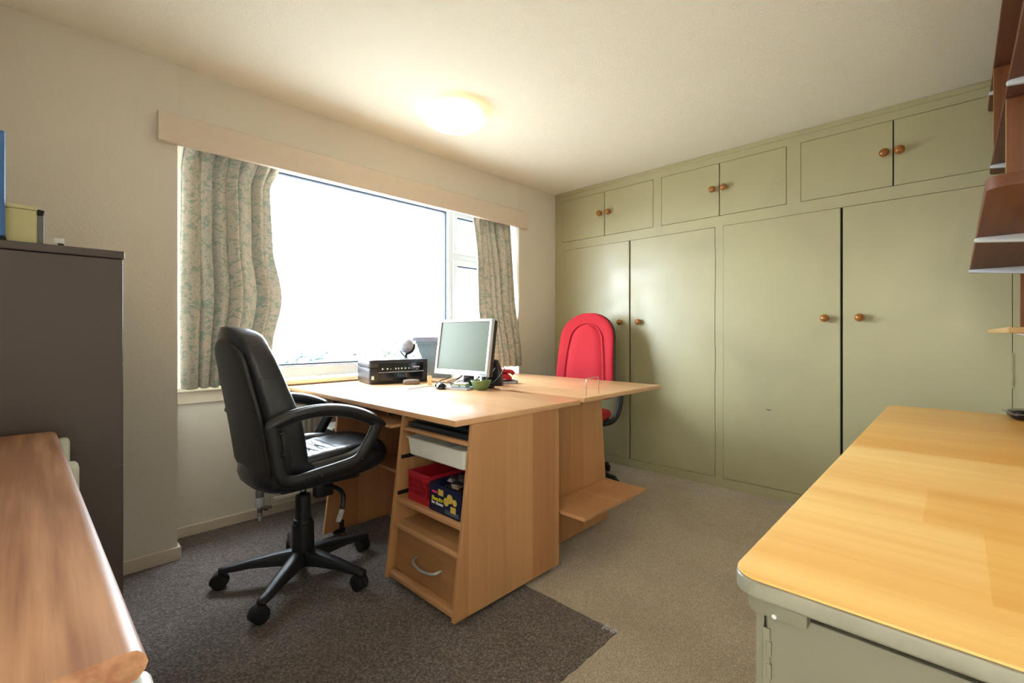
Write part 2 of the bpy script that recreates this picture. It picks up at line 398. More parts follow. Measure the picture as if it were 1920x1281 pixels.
# pelmet board
b = B(); box(b, .396, 2.93, 2.628, WY-.002, 1.96, 2.096, .003); struct(new_obj('trim_pelmet', b, M['cream']))
# window: frame, panes
YF0, YF1 = 2.945, 3.015
x0, x1, z0, z1 = WI['x0'], WI['x1'], WI['z0'], WI['z1']
win = bpy.data.objects.new('window_1', None); COL.objects.link(win); win.location = (1.66, 2.98, .8); win['kind'] = 'structure'; ORG['window_1'] = (1.66, 2.98, .8)
b = B()
GB, GT = .875, 2.05      # glass bottom/top
MX0, MX1 = 2.315, 2.395  # mullion
box(b, x0, x1, YF0, YF1, z0, GB-.012, .004); box(b, x0, x1, YF0, YF1, GT+.012, z1, .004)
box(b, x0, .558, YF0, YF1, z0, z1, .004); box(b, x1-.03, x1, YF0, YF1, z0, z1, .004); box(b, MX0, 2.36, YF0, YF1, z0, z1, .004)
new_obj('window_frame', b, M['white'], win)
def sash(xa, xb, za, zb, t, y0=YF0-.014):
    q = B(); box(q, xa, xb, y0, YF1-.01, za, za+t, .004); box(q, xa, xb, y0, YF1-.01, zb-t, zb, .004)
    box(q, xa, xa+t, y0, YF1-.01, za+t, zb-t, .004); box(q, xb-t, xb, y0, YF1-.01, za+t, zb-t, .004)
    f = new_obj('sash', q, M['white'], win)
    q = B(); e = .009; box(q, xa+t, xb-t, YF0+.012, YF1-.03, za+t, za+t+e); box(q, xa+t, xb-t, YF0+.012, YF1-.03, zb-t-e, zb-t); box(q, xa+t, xa+t+e, YF0+.012, YF1-.03, za+t, zb-t); box(q, xb-t-e, xb-t, YF0+.012, YF1-.03, za+t, zb-t)
    new_obj('gasket', q, M['gasket'], f)
    q = B(); box(q, xa+t, xb-t, YF0+.03, YF0+.036, za+t, zb-t); new_obj('pane', q, M['glass'], f)
    return f
M['gasket'] = plain('blue_grey_gasket', (46,60,82), .7)
sash(.555, MX0+.003, GB-.014, GT+.014, .014, YF0+.006)
s_top = sash(2.355, 2.775, 1.715, GT+.02, .046)
s_low = sash(2.355, 2.775, GB-.03, 1.672, .046)
b = B(); box(b, 2.355, 2.775, YF0, YF1, 1.668, 1.72); new_obj('transom', b, M['white'], win)
b = B(); box(b, 2.368, 2.392, YF0-.024, YF0-.012, 1.37, 1.46, .003); tube(b, smoothpath([(2.38,2.925,1.43),(2.38,2.905,1.43),(2.40,2.9,1.42),(2.412,2.9,1.39),(2.415,2.9,1.335)],4), .008, 8)
new_obj('window_handle', b, M['silver'], s_low, True)
b = B(); box(b, RC0, RC1, 2.885, YF0+.005, .763, .792, .008, 3); struct(new_obj('trim_sill', b, M['sill']))
b = B(); box(b, RC0, RC1, 2.912, RCY-.001, .70, .7625, .002); struct(new_obj('trim_apron', b, M['skirt']))

# brown carpet piece lying over the beige one
b = B()
pts = [(BX+.005, .875), (1.449, .875), (1.449, 2.915), (RC0+.014, 2.915), (RC0+.014, 2.645), (BX+.005, 2.645)]
# ragged cut edge
rag = [(BX+.005, .875)] + [(BX+.005+(1.449-BX)*i/60, .875+random.uniform(-.003,.003)) for i in range(1,60)] + [(1.447,.872)] + [(1.449+random.uniform(-.002,.002), .875+(2.04)*i/60) for i in range(1,60)] + pts[2:]
prism(b, rag, .0004, .0030, 'Z')
rug = tag(new_obj('brown_carpet', b, M['brown'], origin=(0.5,1.8,0)), 'dark brown carpet piece laid over the beige carpet under the black chair', 'carpet')
b = B()
for i in range(40):
    x = 1.447+random.uniform(-.012,.006); y = .874+random.uniform(-.004,.05); a = random.uniform(0,6.28); l = random.uniform(.008,.022)
    tube(b, [(x,y,.0035),(x+l*.5*cos(a),y+l*.5*sin(a),.007),(x+l*cos(a+.6),y+l*sin(a+.6),.0035)], .0006, 3)
fr = new_obj('frayed_threads', b, M['paper'], rug); fr['kind'] = 'stuff'

# ------------------------------------------------------------------ curtains
def curtain(name, label, xs_top, xs_bot, edgeL, edgeR, ztop, zbot, folds, amp, y0, seed, ybot=0):
    rnd = random.Random(seed); nu, nz = 220, 60
    ph = [rnd.uniform(0, 6.28) for _ in range(6)]
    t = bmesh.new(); uv = None; grid = []
    width_cloth = (xs_top[1]-xs_top[0])*2.3
    for j in range(nz+1):
        s = j/nz; z = ztop+(zbot-ztop)*s; row = []
        xl = edgeL(s); xr = edgeR(s)
        for i in range(nu+1):
            u = i/nu
            w = u + .018*sin(2*pi*u*1.7+ph[0]+s*1.2) + .012*sin(2*pi*u*3.1+ph[1]-s*2.0)
            h = min(1, s*9)   # header gathers are tighter
            f1 = sin(2*pi*folds*w+ph[2]+.5*sin(s*3+ph[4]))
            f1 = math.copysign(abs(f1)**.6, f1)*(.8+.35*sin(5.3*u+ph[4]+2*s))
            f2 = sin(2*pi*folds*2.6*w+ph[3])
            a = amp*(.45+.55*h)*(1+.3*sin(2*pi*u*2.3+ph[5]))
            y = y0+ybot*s + a*f1*(.75+.35*s) + amp*.35*(1-h*.7)*f2 + .006*sin(7*s+9*u+ph[1])
            x = xl+(xr-xl)*u + .35*a*cos(2*pi*folds*w+ph[2])*(.6+.4*h)
            zz = z + (.006*sin(2*pi*folds*w+ph[2]) if j == nz else 0)
            row.append(t.verts.new((x, y, zz)))
        grid.append(row)
    uvl = t.loops.layers.uv.new('UVMap')
    for j in range(nz):
        for i in range(nu):
            f = t.faces.new((grid[j][i], grid[j][i+1], grid[j+1][i+1], grid[j+1][i]))
            for lp, (a, c) in zip(f.loops, ((i,j),(i+1,j),(i+1,j+1),(i,j+1))):
                lp[uvl].uv = (a/nu*width_cloth, c/nz*(ztop-zbot))
    me = bpy.data.meshes.new(name); t.to_mesh(me); t.free(); me.materials.append(M['curtain'])
    for p in me.polygons: p.use_smooth = True
    root = thing(name, label, 'curtain', ((xs_top[0]+xs_top[1])/2, y0, zbot))
    o = bpy.data.objects.new('drape', me); COL.objects.link(o); o.parent = root; o.location = -Vector(root.location)
    q = B(); box(q, xs_top[0]+.01, xs_top[1]-.01, y0-.004, y0+.008, ztop-.01, ztop+.012, .002)
    new_obj('heading_rail', q, M['white'], root)
    return root
def interp(tab):
    def f(s):
        for (a, va), (c, vc) in zip(tab, tab[1:]):
            if s <= c:
                k = (s-a)/(c-a); k = k*k*(3-2*k); return va+(vc-va)*k
        return tab[-1][1]
    return f
curtain('curtain', 'floral green and cream curtain hanging at the left side of the window', (.52,.97), (.5,.9),
        interp([(0,.525),(1,.515)]), interp([(0,.975),(.15,.90),(.4,.905),(.62,.945),(.85,.90),(1,.87)]), 2.035, .803, 6.5, .048, 2.755, 3, -.02)
curtain('curtain', 'floral gold-green curtain hanging at the right side of the window', (2.36,2.81), (2.5,2.9),
        interp([(0,2.36),(.35,2.395),(.6,2.40),(1,2.47)]), interp([(0,2.80),(.5,2.825),(1,2.90)]), 2.035, .805, 7.5, .040, 2.72, 11, -.05)

# ------------------------------------------------------------------ radiator
rad = thing('radiator', 'cream ribbed panel radiator under the window behind the desk', 'radiator', (1.6, 2.86, .10))
b = B(); box(b, .955, 2.25, 2.838, 2.85, .10, .62, .004)
box(b, .955, 2.25, 2.828, 2.852, .10, .128, .006); box(b, .955, 2.25, 2.828, 2.852, .59, .62, .006); box(b, .945, .965, 2.832, 2.855, .10, .62, .006)
new_obj('panel', b, M['rad'], rad, 40)
rib = None
for i in range(36):
    x = .985+i*.0345
    if rib is None:
        b = B(); box(b, x, x+.020, 2.829, 2.842, .126, .594, .005); rib = new_obj('rib', b, M['rad'], rad, 40); xr0 = x
    else:
        c = rib.copy(); COL.objects.link(c); c.parent = rad; c.location = (x-xr0, 0, 0)
b = B(); box(b, .955, 2.25, 2.828, 2.912, .615, .632, .003)
new_obj('top_grille', b, M['rad'], rad)
for xx in (1.1, 2.05): b = B(); box(b, xx, xx+.03, 2.85, 2.915, .2, .5); new_obj('bracket', b, M['rad'], rad)
trv = thing('radiator_valve', 'white and chrome thermostatic valve on pipe at left end of radiator', 'valve', (.893, 2.85, 0))
b = B(); lathe(b, [(.017,.085),(.021,.09),(.023,.10),(.022,.13),(.018,.145),(.013,.15)], (.893,2.85,0)); new_obj('collar', b, M['white'], trv, True)
b = B(); lathe(b, [(.020,.142),(.0215,.146),(.0215,.178),(.018,.186),(.0,.187)], (.893,2.85,0)); new_obj('head', b, M['steel'], trv, 40)
b = B(); lathe(b, [(.011,.034),(.014,.036),(.014,.05),(.010,.055),(.013,.06),(.013,.085),(.011,.088)], (.893,2.85,0)); cyl(b, (.9,2.85,.072), .009, .055, 'X'); cyl(b, (.918,2.85,.072), .015, .016, 'X', 6)
new_obj('valve_body', b, M['steel'], trv, 40)
b = B(); cyl(b, (.893,2.85,.001), .009, .036); new_obj('pipe', b, M['white'], trv, True)

# ------------------------------------------------------------------ fitted wardrobe
FX = 3.327
wr = thing('fitted_wardrobe', 'sage green fitted wardrobe wall with cupboards above four tall doors', 'wardrobe', (FX, 1.15, 0))
fb = FX+.022
b = B()
for y0_, y1_, za, zb in [(2.571,2.658,0,CZ-.001),(-.357,-.195,0,CZ-.001),
    (-.195,2.571,0,.064),(-.195,2.571,1.819,1.892),(-.195,2.571,2.262,CZ-.001),
    (1.626,1.691,1.892,2.262),(.705,.782,1.892,2.262),(1.171,1.225,.064,1.819)]:
    box(b, FX, fb, y0_, y1_, za, zb)
new_obj('face_frame', b, M['sage'], wr)
b = B(); box(b, FX-.006, FX+.002, -.357, 2.655, CZ-.032, CZ-.001, .002); new_obj('cornice_strip', b, M['sage'], wr)
b = B(); box(b, fb+.001, fb+.02, -.357, 2.655, 0.001, CZ-.002); new_obj('dark_gap_backing', b, M['gap'], wr)  # near-black backing puts the shade of the door gaps into its colour
def knob(y, z, par, r=.0185):
    q = B(); lathe(q, [(.008,0),(.0075,.006),(.009,.012),(.014,.016),(r,.024),(r,.031),(r*.8,.038),(r*.4,.042),(0,.0425)], (FX,y,z), 'Z', 20) if False else None
    prof = [(.014,0),(.011,.004),(.011,.010),(.017,.014),(.0225,.021),(.0235,.029),(.020,.038),(.012,.0445),(.0,.0465)]
    lathe(q, [(a, -h) for a, h in prof], (FX-.0015, y, z), 'X', 22)
    return new_obj('knob', q, M['knob'], par, True)
g1, gc = .0024, .005
def door(name, y1_, y0_, za, zb, ky, kz, wide_left=g1, wide_right=g1, proud=.0):
    q = B(); box(q, FX-.0015-proud, fb-.002, y0_+wide_right, y1_-wide_left, za+.0026, zb-.0026, .0015, 1)
    d = new_obj(name, q, M['sage'], wr)
    if ky is not None: knob(ky, kz, d)
    return d
up = [(2.571,2.129,2.166),(2.129,1.691,2.083),(1.626,1.196,1.237),(1.196,.782,1.161),(.705,.257,.295),(.257,-.195,.229)]
for i, (ya, yb, ky) in enumerate(up):
    L = i % 2 == 0
    door('upper_door', ya, yb, 1.892, 2.262, ky, 2.081, g1 if L else .003, .003 if L else g1)
lo = [(2.571,1.893,1.973),(1.893,1.225,1.807),(1.171,.494,.575),(.494,-.195,.406)]
for i, (ya, yb, ky) in enumerate(lo):
    L = i % 2 == 0
    d = door('tall_door', ya, yb, .064, 1.819, ky, 1.163, g1 if L else .006, .006 if L else .002, .002 if L else 0)
    # piano-style hinge leaves on the hinged side
    hy = ya-.001 if L else yb+.001
    if ya != 2.571:
        for (h0, h1) in ((1.36,1.70),(.8,1.0),(.16,.42)):
            q = B()
            for k in range(int((h1-h0)/.02)): box(q, FX-.0045, FX-.001, hy-.002, hy+.002, h0+k*.02, h0+k*.02+.016)
            new_obj('hinge', q, M['sage'], d)
b = B(); cyl(b, (FX-.004,.885,.57), .004, .003, 'X', 10); box(b, FX-.006, FX-.002, .872, .9, .574, .577); new_obj('lock_scar', b, M['steel'], wr)

# ------------------------------------------------------------------ ceiling lamp
lc = (1.67, 2.063, 0)
lamp = thing('ceiling_lamp', 'lit round opal glass ceiling lamp with faint gold pattern', 'lamp', (1.67, 2.063, 2.24))
b = B(); lathe(b, [(.0,2.243),(.06,2.245),(.11,2.252),(.15,2.265),(.172,2.282),(.176,2.290),(.170,2.298),(.15,2.308),(.12,2.315),(.117,2.312),(.147,2.303),(.165,2.292),(.167,2.286),(.146,2.270),(.107,2.258),(.06,2.251),(0,2.249)], lc, 'Z', 48)
new_obj('glass_shade', b, M['shade'], lamp, True)
b = B(); cyl(b, (lc[0],lc[1],2.326), .075, .0135, 'Z', 32, bev=.003); cyl(b, (lc[0],lc[1],2.30), .02, .03); new_obj('ceiling_plate', b, M['white'], lamp, 40)
ld = bpy.data.lights.new('bulb_light', 'POINT'); ld.energy = CEIL_LAMP_W; ld.color = (1, .80, .52); ld.shadow_soft_size = .03
lo_ = bpy.data.objects.new('bulb', ld); COL.objects.link(lo_); lo_.parent = lamp; lo_.location = (0, 0, .068)
# unseen lamp added behind the camera to supply fill light
hl = thing('fill_lamp', 'unseen round lamp added behind the camera for fill light', 'lamp', (-1.15, .1, 2.2))
b = B(); lathe(b, [(0,2.22),(.12,2.23),(.17,2.27),(.15,2.32),(.05,2.338)], (-1.15,.1,0), 'Z', 32); new_obj('shade', b, m_emit('fill_lamp_glow', (255,236,205), 6), hl, True)
hd = bpy.data.lights.new('fill_bulb_light', 'POINT'); hd.energy = HALL_FILL_W; hd.color = (1,.9,.74); hd.shadow_soft_size = .15
ho = bpy.data.objects.new('fill_bulb', hd); COL.objects.link(ho); ho.parent = hl; ho.location = (0,0,-.2)

# ------------------------------------------------------------------ desk nearest the black chair
ZT, ZU = .752, .729
desk = thing('computer_desk', 'beech desk with open pedestal and drawer, beside the black leather chair', 'desk', (1.42, 2.09, 0))
b = B(); prism(b, [(1.052,1.297),(1.80,1.285),(1.80,2.882),(1.052,2.882)], ZU, ZT, 'Z', .003)
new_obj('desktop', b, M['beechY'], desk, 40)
def xf(z): return 1.048 + .088*(z-.03)/.70
def side(par, y0_, y1_, name='side_panel', zb=.022, back=1.654, off=0):
    q = B(); prism(q, [(xf(zb)+off,zb),(back,zb),(back,ZU-.001),(xf(ZU)+off,ZU-.001)], y0_, y1_, 'Y', .0015, 1)
    return new_obj(name, q, [M['beechZ']], par)
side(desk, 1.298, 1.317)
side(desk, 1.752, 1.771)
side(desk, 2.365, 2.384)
def shelf(par, z, t, y0_, y1_, xb=1.62, dx=.004, mat='beechX', name='shelf', bev=.006):
    q = B(); x = xf(z)+dx; box(q, x, xb, y0_, y1_, z-t, z, min(bev, t*.45), 3); return new_obj(name, q, M[mat], par, 40)
shelf(desk, .357, .022, 1.318, 1.751)
shelf(desk, .256, .022, 1.318, 1.751)
shelf(desk, .658, .017, 1.319, 1.750, 1.6, .0)
q = B(); box(q, xf(.05)+.004, 1.12, 1.318, 1.751, .026, .055, .010, 3); box(q, 1.10, 1.63, 1.318, 1.751, .026, .042); new_obj('plinth', q, M['beechX'], desk, 40)
q = B(); box(q, 1.636, 1.652, 1.318, 1.751, .03, ZU-.002); new_obj('back_panel', q, M['beechZ'], desk)
q = B(); prism(q, [(1.083,.060),(1.10,.060),(1.115,.230),(1.098,.230)], 1.324, 1.745, 'Y', .0015, 1)
box(q, 1.11, 1.55, 1.34, 1.35, .07, .2); box(q, 1.11, 1.55, 1.72, 1.73, .07, .2); box(q, 1.11, 1.55, 1.34, 1.73, .065, .075)
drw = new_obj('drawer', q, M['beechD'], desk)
q = B(); tube(q, smoothpath([(1.092,1.592,.150),(1.07,1.586,.147),(1.058,1.565,.143),(1.052,1.52,.139),(1.052,1.49,.139),(1.058,1.455,.143),(1.07,1.436,.147),(1.092,1.432,.150)],5), .0052, 10, flat=1.3)
new_obj('handle', q, M['satin'], drw, True)
# black metal runners on the inner faces
for yy0, yy1 in ((1.742,1.751),(1.318,1.326)):
    for zz in (.375, .528, .705):
        q = B(); box(q, xf(zz)+.006, 1.55, yy0, yy1, zz-.008, zz+.008, .002); new_obj('runner', q, M['black'], desk)
for yy in (1.80, 2.335): q = B(); box(q, 1.085, 1.56, yy, yy+.012, .704, .724); new_obj('tray_runner', q, M['black'], desk)
q = B(); box(q, 1.082, 1.46, 1.775, 2.36, .652, .668, .004); new_obj('keyboard_tray', q, M['beechX'], desk, 40)
q = B(); box(q, 1.60, 1.616, 1.772, 2.364, .38, ZU-.002); new_obj('modesty_panel', q, M['beechX'], desk)
q = B(); box(q, 1.30, 1.60, 1.772, 2.364, .345, .361, .003); new_obj('foot_shelf', q, M['beechX'], desk)
q = B(); box(q, 1.10, 1.58, 2.384, 2.62, .212, .228, .004); box(q, 1.50, 1.516, 2.384, 2.62, .228, .60); new_obj('tower_shelf', q, M['beechX'], desk)
def castor(par, x, y, r=.02, h=.04, name='castor'):
    q = B(); cyl(q, (x-.012, y, r), r, .010, 'X', 16, bev=.002); cyl(q, (x+.004, y, r), r, .010, 'X', 16, bev=.002); cyl(q, (x,y,r), .006, h-r+.002, 'Z', 8); box(q, x-.014, x+.016, y-.008, y+.016, r+.006, h-.004, .003)
    return new_obj(name, q, M['blackm'], par, 40)
for x, y in ((1.10,1.345),(1.10,1.70),(1.60,1.345),(1.60,1.70)): castor(desk, x, y, .011, .026)
for x in (1.13, 1.5):
    q = B(); box(q, x-.03, x+.035, 2.36, 2.39, .004, .03, .008); box(q, x+.0, x+.022, 2.358, 2.364, .015, .075, .006); cyl(q, (x+.011,2.3575,.064), .003, .002, 'Y', 8, mi=1)
    new_obj('castor', q, [M['blackm'], M['steel']], desk)

# things in the pedestal
q = B(); prism(q, [(1.14,1.33),(1.56,1.33),(1.56,1.735),(1.14,1.735)], .6585, .682, 'Z', .006); prism(q, [(1.16,1.335),(1.5,1.335),(1.5,1.70),(1.16,1.70)], .6825, .70, 'Z', .007)
lap = thing('laptop', 'closed black laptop on the top shelf of the desk pedestal', 'laptop', (1.35,1.53,.6585))
new_obj('base', q, M['black'], lap, 40)
q = B(); box(q, 1.165, 1.49, 1.34, 1.69, .7005, .706, .002); new_obj('lid', q, M['blackg'], lap)
tr = thing('cutlery_tray', 'white plastic divided tray hung below the pedestal top shelf', 'tray', (1.34,1.53,.54))
def rring(x0_,x1_,y0_,y1_,z,r=.02,n=6):
    out=[]
    for cx,cy,a0 in ((x1_-r,y1_-r,0),(x0_+r,y1_-r,pi/2),(x0_+r,y0_+r,pi),(x1_-r,y0_+r,3*pi/2)):
        for k in range(n+1):
            a=a0+pi/2*k/n; out.append((cx+r*cos(a),cy+r*sin(a),z))
    return out
q = B(); a0,a1,c0,c1 = 1.135,1.56,1.345,1.735
loft(q, [rring(a0+.012,a1-.012,c0+.012,c1-.012,.54), rring(a0+.006,a1-.006,c0+.006,c1-.006,.545), rring(a0,a1,c0,c1,.612), rring(a0-.007,a1+.004,c0-.007,c1+.006,.614), rring(a0-.007,a1+.004,c0-.007,c1+.006,.618), rring(a0+.003,a1-.003,c0+.003,c1-.003,.618), rring(a0+.009,a1-.009,c0+.009,c1-.009,.55)])
new_obj('tray_body', q, M['trayw'], tr, 35)
for yy in (1.45, 1.55, 1.64):
    q = B(); box(q, a0+.008, a1-.01, yy, yy+.003, .548, .612); new_obj('divider', q, M['trayw'], tr)
def basket(name, label, x0_, x1_, y0_, y1_, z0_, z1_, mat):
    r = thing(name, label, 'basket', ((x0_+x1_)/2,(y0_+y1_)/2,z0_))
    q = B(); t=.003; ti=.008
    box(q, x0_+ti, x1_-ti, y0_+ti, y1_-ti, z0_, z0_+t)
    # rim
    for (p,p2,c,c2) in ((x0_-.004,x0_+.006,y0_,y1_),(x1_-.006,x1_+.004,y0_,y1_),(x0_,x1_,y0_-.004,y0_+.006),(x0_,x1_,y1_-.006,y1_+.004)): box(q,p,p2,c,c2,z1_-.012,z1_,.002)
    new_obj('rim_and_base', q, mat, r)
    # slotted walls as bars
    q = B(); H0, H1 = z0_+.03, z1_-.026
    box(q, x0_+.001, x0_+.005, y0_, y1_, z0_, H0); box(q, x0_+.001, x0_+.005, y0_, y1_, H1, z1_-.01)
    n = 11; w = (y1_-y0_-.02)/n
    box(q, x0_+.001, x0_+.005, y0_, y0_+.012, H0, H1); box(q, x0_+.001, x0_+.005, y1_-.012, y1_, H0, H1)
    for i in range(n+1): box(q, x0_+.001, x0_+.005, y0_+.01+i*w-.0018, y0_+.01+i*w+.0018, H0, H1)
    for k in (1,2): zz = H0+(H1-H0)*k/3; box(q, x0_+.001, x0_+.005, y0_, y1_, zz-.002, zz+.002)
    new_obj('slotted_front', q, mat, r)
    q = B(); box(q, x0_, x1_, y0_, y0_+.003, z0_, z1_-.01); box(q, x0_, x1_, y1_-.003, y1_, z0_, z1_-.01); box(q, x1_-.004, x1_, y0_, y1_, z0_, z1_-.01); new_obj('walls', q, mat, r)
    return r
basket('plastic_basket', 'red slotted plastic basket on the pedestal shelf left of the navy box', 1.118, 1.42, 1.542, 1.695, .358, .482, M['redn'])
bx = thing('biscuit_box', 'navy biscuits for cheese carton with open top on the pedestal shelf', 'box', (1.22,1.437,.358))
q = B(); X0,X1,Y0,Y1,ZA,ZB = 1.113,1.36,1.335,1.537,.358,.468; t=.002
for a in ((X0,X0+t,Y0,Y1),(X1-t,X1,Y0,Y1),(X0,X1,Y0,Y0+t),(X0,X1,Y1-t,Y1)): box(q,*a,ZA,ZB)
box(q, X0,X1,Y0,Y1,ZA,ZA+t); new_obj('carton', q, M['navy'], bx)
fm = lambda y,z: rot_to((-1,0,0),(0,0,1),(X0-.0008,y,z))
textobj('lettering', 'Biscuits', .0235, M['yellow'], bx, fm(1.521,.403), align='LEFT', bold=.0006)
textobj('lettering', 'for cheese', .0175, M['white2'], bx, fm(1.521,.388), align='LEFT', bold=.0004)
q = B(); box(q, X0-.0008, X0, 1.485, 1.519, .432, .4405); new_obj('red_label', q, M['pink'], bx)
for (y,z,rr,sq) in ((1.462,.440,.016,1),(1.428,.412,.016,0),(1.405,.428,.018,0),(1.376,.420,.013,0),(1.385,.390,.016,1)):
    q = B()
    if sq: box(q, X0-.0012, X0-.0002, y-rr, y+rr, z-rr*.75, z+rr*.75, .0004, 1)
    else: cyl(q, (X0-.0011-.0004*rr*10, y, z), rr, .0009, 'X', 20)
    new_obj('printed_cracker', q, M['biscuit'], bx)
q = B()
for k in range(5): box(q, X0-.0006, X0-.0001, 1.352, 1.435, .366+k*.0034, .367+k*.0034)
new_obj('small_print', q, M['blueg'], bx)
q = B(); rnd = random.Random(4)
t = bmesh.new(); bmesh.ops.create_icosphere(t, subdivisions=3, radius=1)
for v in t.verts: v.co = v.co*(1+rnd.uniform(-.16,.16)); v.co = Vector((1.235+v.co.x*.095, 1.435+v.co.y*.088, .445+v.co.z*.052))
add(q, t); tag(new_obj('plastic_bag', q, M['clear']), 'crumpled clear cellophane bag inside the navy biscuit carton', 'bag')
# tower under the desk and small red box
tw = thing('computer_tower', 'dark computer case with white top rim under the desk near the radiator', 'computer', (1.3,2.50,.229))
q = B(); box(q, 1.115, 1.48, 2.41, 2.585, .229, .545, .004); new_obj('case', q, M['black'], tw)
q = B(); box(q, 1.11, 1.485, 2.405, 2.59, .5455, .558, .004); new_obj('top_rim', q, M['whitep'], tw)
q = B()
for k in range(7): box(q, 1.112, 1.116, 2.43, 2.565, .30+k*.03, .308+k*.03)
new_obj('vent', q, M['greyp'], tw)
rb = thing('red_box', 'small red and black box on the low shelf under the desk', 'box', (1.4,2.0,.3615))
q = B(); box(q, 1.34, 1.5, 1.80, 2.0, .3615, .44, .003); new_obj('black_tub', q, M['blackm'], rb)
q = B(); box(q, 1.335, 1.505, 1.795, 2.005, .4405, .50, .004); new_obj('red_lid', q, M['redp'], rb)

# ------------------------------------------------------------------ second desk
d2 = thing('second_desk', 'beech desk with low side shelf, standing in front of the red chair', 'desk', (2.29, 2.1, 0))
b = B(); prism(b, [(1.888,1.325),(2.70,1.32),(2.70,2.88),(1.868,2.88)], ZU, ZT, 'Z', .003); new_obj('desktop', b, M['beechY'], d2, 40)
for (ya, yb) in ((1.43,1.449),(1.86,1.879),(2.50,2.519)):
    q = B(); prism(q, [(1.69,.022),(2.268,.022),(2.20,ZU-.001),(1.90,ZU-.001),(1.69,.60)] if False else [((1.70 if ya < 1.5 else 1.875),.022),(2.268,.022),(2.20,ZU-.001),((1.70 if ya < 1.5 else 1.892),ZU-.001)], ya, yb, 'Y', .0015, 1)
    new_obj('side_panel', q, M['beechZ'], d2)
q = B(); box(q, 1.872, 1.892, 1.449, 1.86, .03, ZU-.001); new_obj('back_panel', q, M['beechZ'], d2)
q = B(); box(q, 1.69, 2.252, 1.185, 1.429, .236, .252, .0015, 1); new_obj('side_shelf', q, M['beechX'], d2)
for z in (.06, .30, .52):
    q = B(); box(q, 1.9, 2.2, 1.45, 1.859, z-.016, z); new_obj('shelf', q, M['beechX'], d2)
for x, y in ((1.93,1.47),(2.22,1.47),(1.93,1.84),(2.22,1.84)): castor(d2, x, y, .011, .026)
for x, y in ((1.93,2.51),(2.22,2.51)): castor(d2, x, y, .011, .024)
# wire book end
q = B(); pts = [(1.934,1.346,.7545),(1.934,1.346,.83),(1.937,1.346,.838),(1.945,1.346,.843),(2.052,1.356,.843),(2.060,1.356,.838),(2.063,1.356,.83),(2.063,1.356,.7545)]
tube(q, pts, .0022, 8); tag(new_obj('wire_book_end', q, M['chrome'], smooth=True), 'thin bent wire book end standing at the near corner of the second desk', 'book end')

# ------------------------------------------------------------------ black leather chair
CX, CY = .82, 2.06
bc = thing('office_chair', 'black leather office chair with arms and five star castor base', 'chair', (CX, CY, 0))
q = B(); lathe(q, [(.034,.060),(.046,.070),(.048,.10),(.046,.118),(.030,.125)], (CX,CY,0), 'Z', 28); hub = new_obj('hub', q, M['black'], bc, 40)
def star_base(par, cx, cy, a0, rad_, mat, hh=.105, he=.075, wr_=.026):
    for k in range(5):
        a = a0+2*pi*k/5; d = Vector((cos(a),sin(a),0)); s = Vector((-sin(a),cos(a),0)); rings = []
        for t_, w, zt, zb in ((.03,.034,hh+.012,hh-.050),(.10,.030,hh+.006,hh-.042),(.2,.0265,hh-.010,hh-.040),(rad_-.03,.021,he+.004,he-.02),(rad_+.006,.021,he+.0,he-.021),(rad_+.022,.016,he-.003,he-.02),(rad_+.026,.008,he-.006,he-.017)):
            c = Vector((cx,cy,0))+d*t_
            prof = [(-w,zb),(-w,zb+(zt-zb)*.6),(-w*.7,zt-.003),(-w*.3,zt),(w*.3,zt),(w*.7,zt-.003),(w,zb+(zt-zb)*.6),(w,zb)]
            rings.append([c+s*p[0]+Vector((0,0,p[1])) for p in prof])
        q = B(); loft(q, rings); new_obj('base_leg', q, mat, par, 50)
def chair_castor(par, x, y, ang, r=.026, mat='blackm'):
    q = B(); d = Matrix.Translation((x,y,0)) @ Matrix.Rotation(ang,4,'Z')
    t = bmesh.new(); bm2 = B()
    for sx in (-.024, .004):
        lathe(bm2, [(r-.006,0),(r-.002,.002),(r,.006),(r,.014),(r-.002,.018),(r-.006,.020)], (sx, .012, r), 'X', 22)
        lathe(bm2, [(r*.7,0),(r*.66,.0012),(0,.0012)], (sx+(.020 if sx>0 else -.0012), .012, r), 'X', 18)
    # hood
    n=10; ringsA=[]; 
    for xx in (-.0235,-.018,.018,.0235):
        rr = r+.005 if abs(xx)<.02 else r+.001
        ring=[]
        for k in range(n+1):
            a=-.2+(pi*.72)*k/n; ring.append((xx, .012+rr*cos(a), r+rr*sin(a)))
        for k in range(n,-1,-1):
            a=-.2+(pi*.72)*k/n; ring.append((xx, .012+(rr-.003)*cos(a), r+(rr-.003)*sin(a)))
        ringsA.append(ring)
    loft(bm2, ringsA)
    cyl(bm2, (0,0,r+.012), .009, .02, 'Z', 12)
    t.free(); me = bpy.data.meshes.new('t'); bmesh.ops.transform(bm2, matrix=d, verts=bm2.verts); bm2.to_mesh(me); bm2.free(); q.from_mesh(me); bpy.data.meshes.remove(me)
    return new_obj('castor', q, M[mat], par, 40)
A0 = R(6)
star_base(bc, CX, CY, A0, .30, M['black'], .118, .090, .03)
for k, ca in enumerate((R(10), R(160), R(60), R(100), R(15))): 
    a = A0+2*pi*k/5; chair_castor(bc, CX+.308*cos(a), CY+.308*sin(a), ca, .0315)
q = B(); lathe(q, [(.046,.118),(.044,.24),(.0405,.243),(.038,.26),(.034,.262),(.031,.355),(.030,.363),(.016,.366)], (CX,CY,0), 'Z', 28)
new_obj('column_cover', q, M['black'], bc, 35)
q = B(); cyl(q, (CX,CY,.36), .0135, .05); new_obj('gas_lift', q, M['chrome'], bc, True)
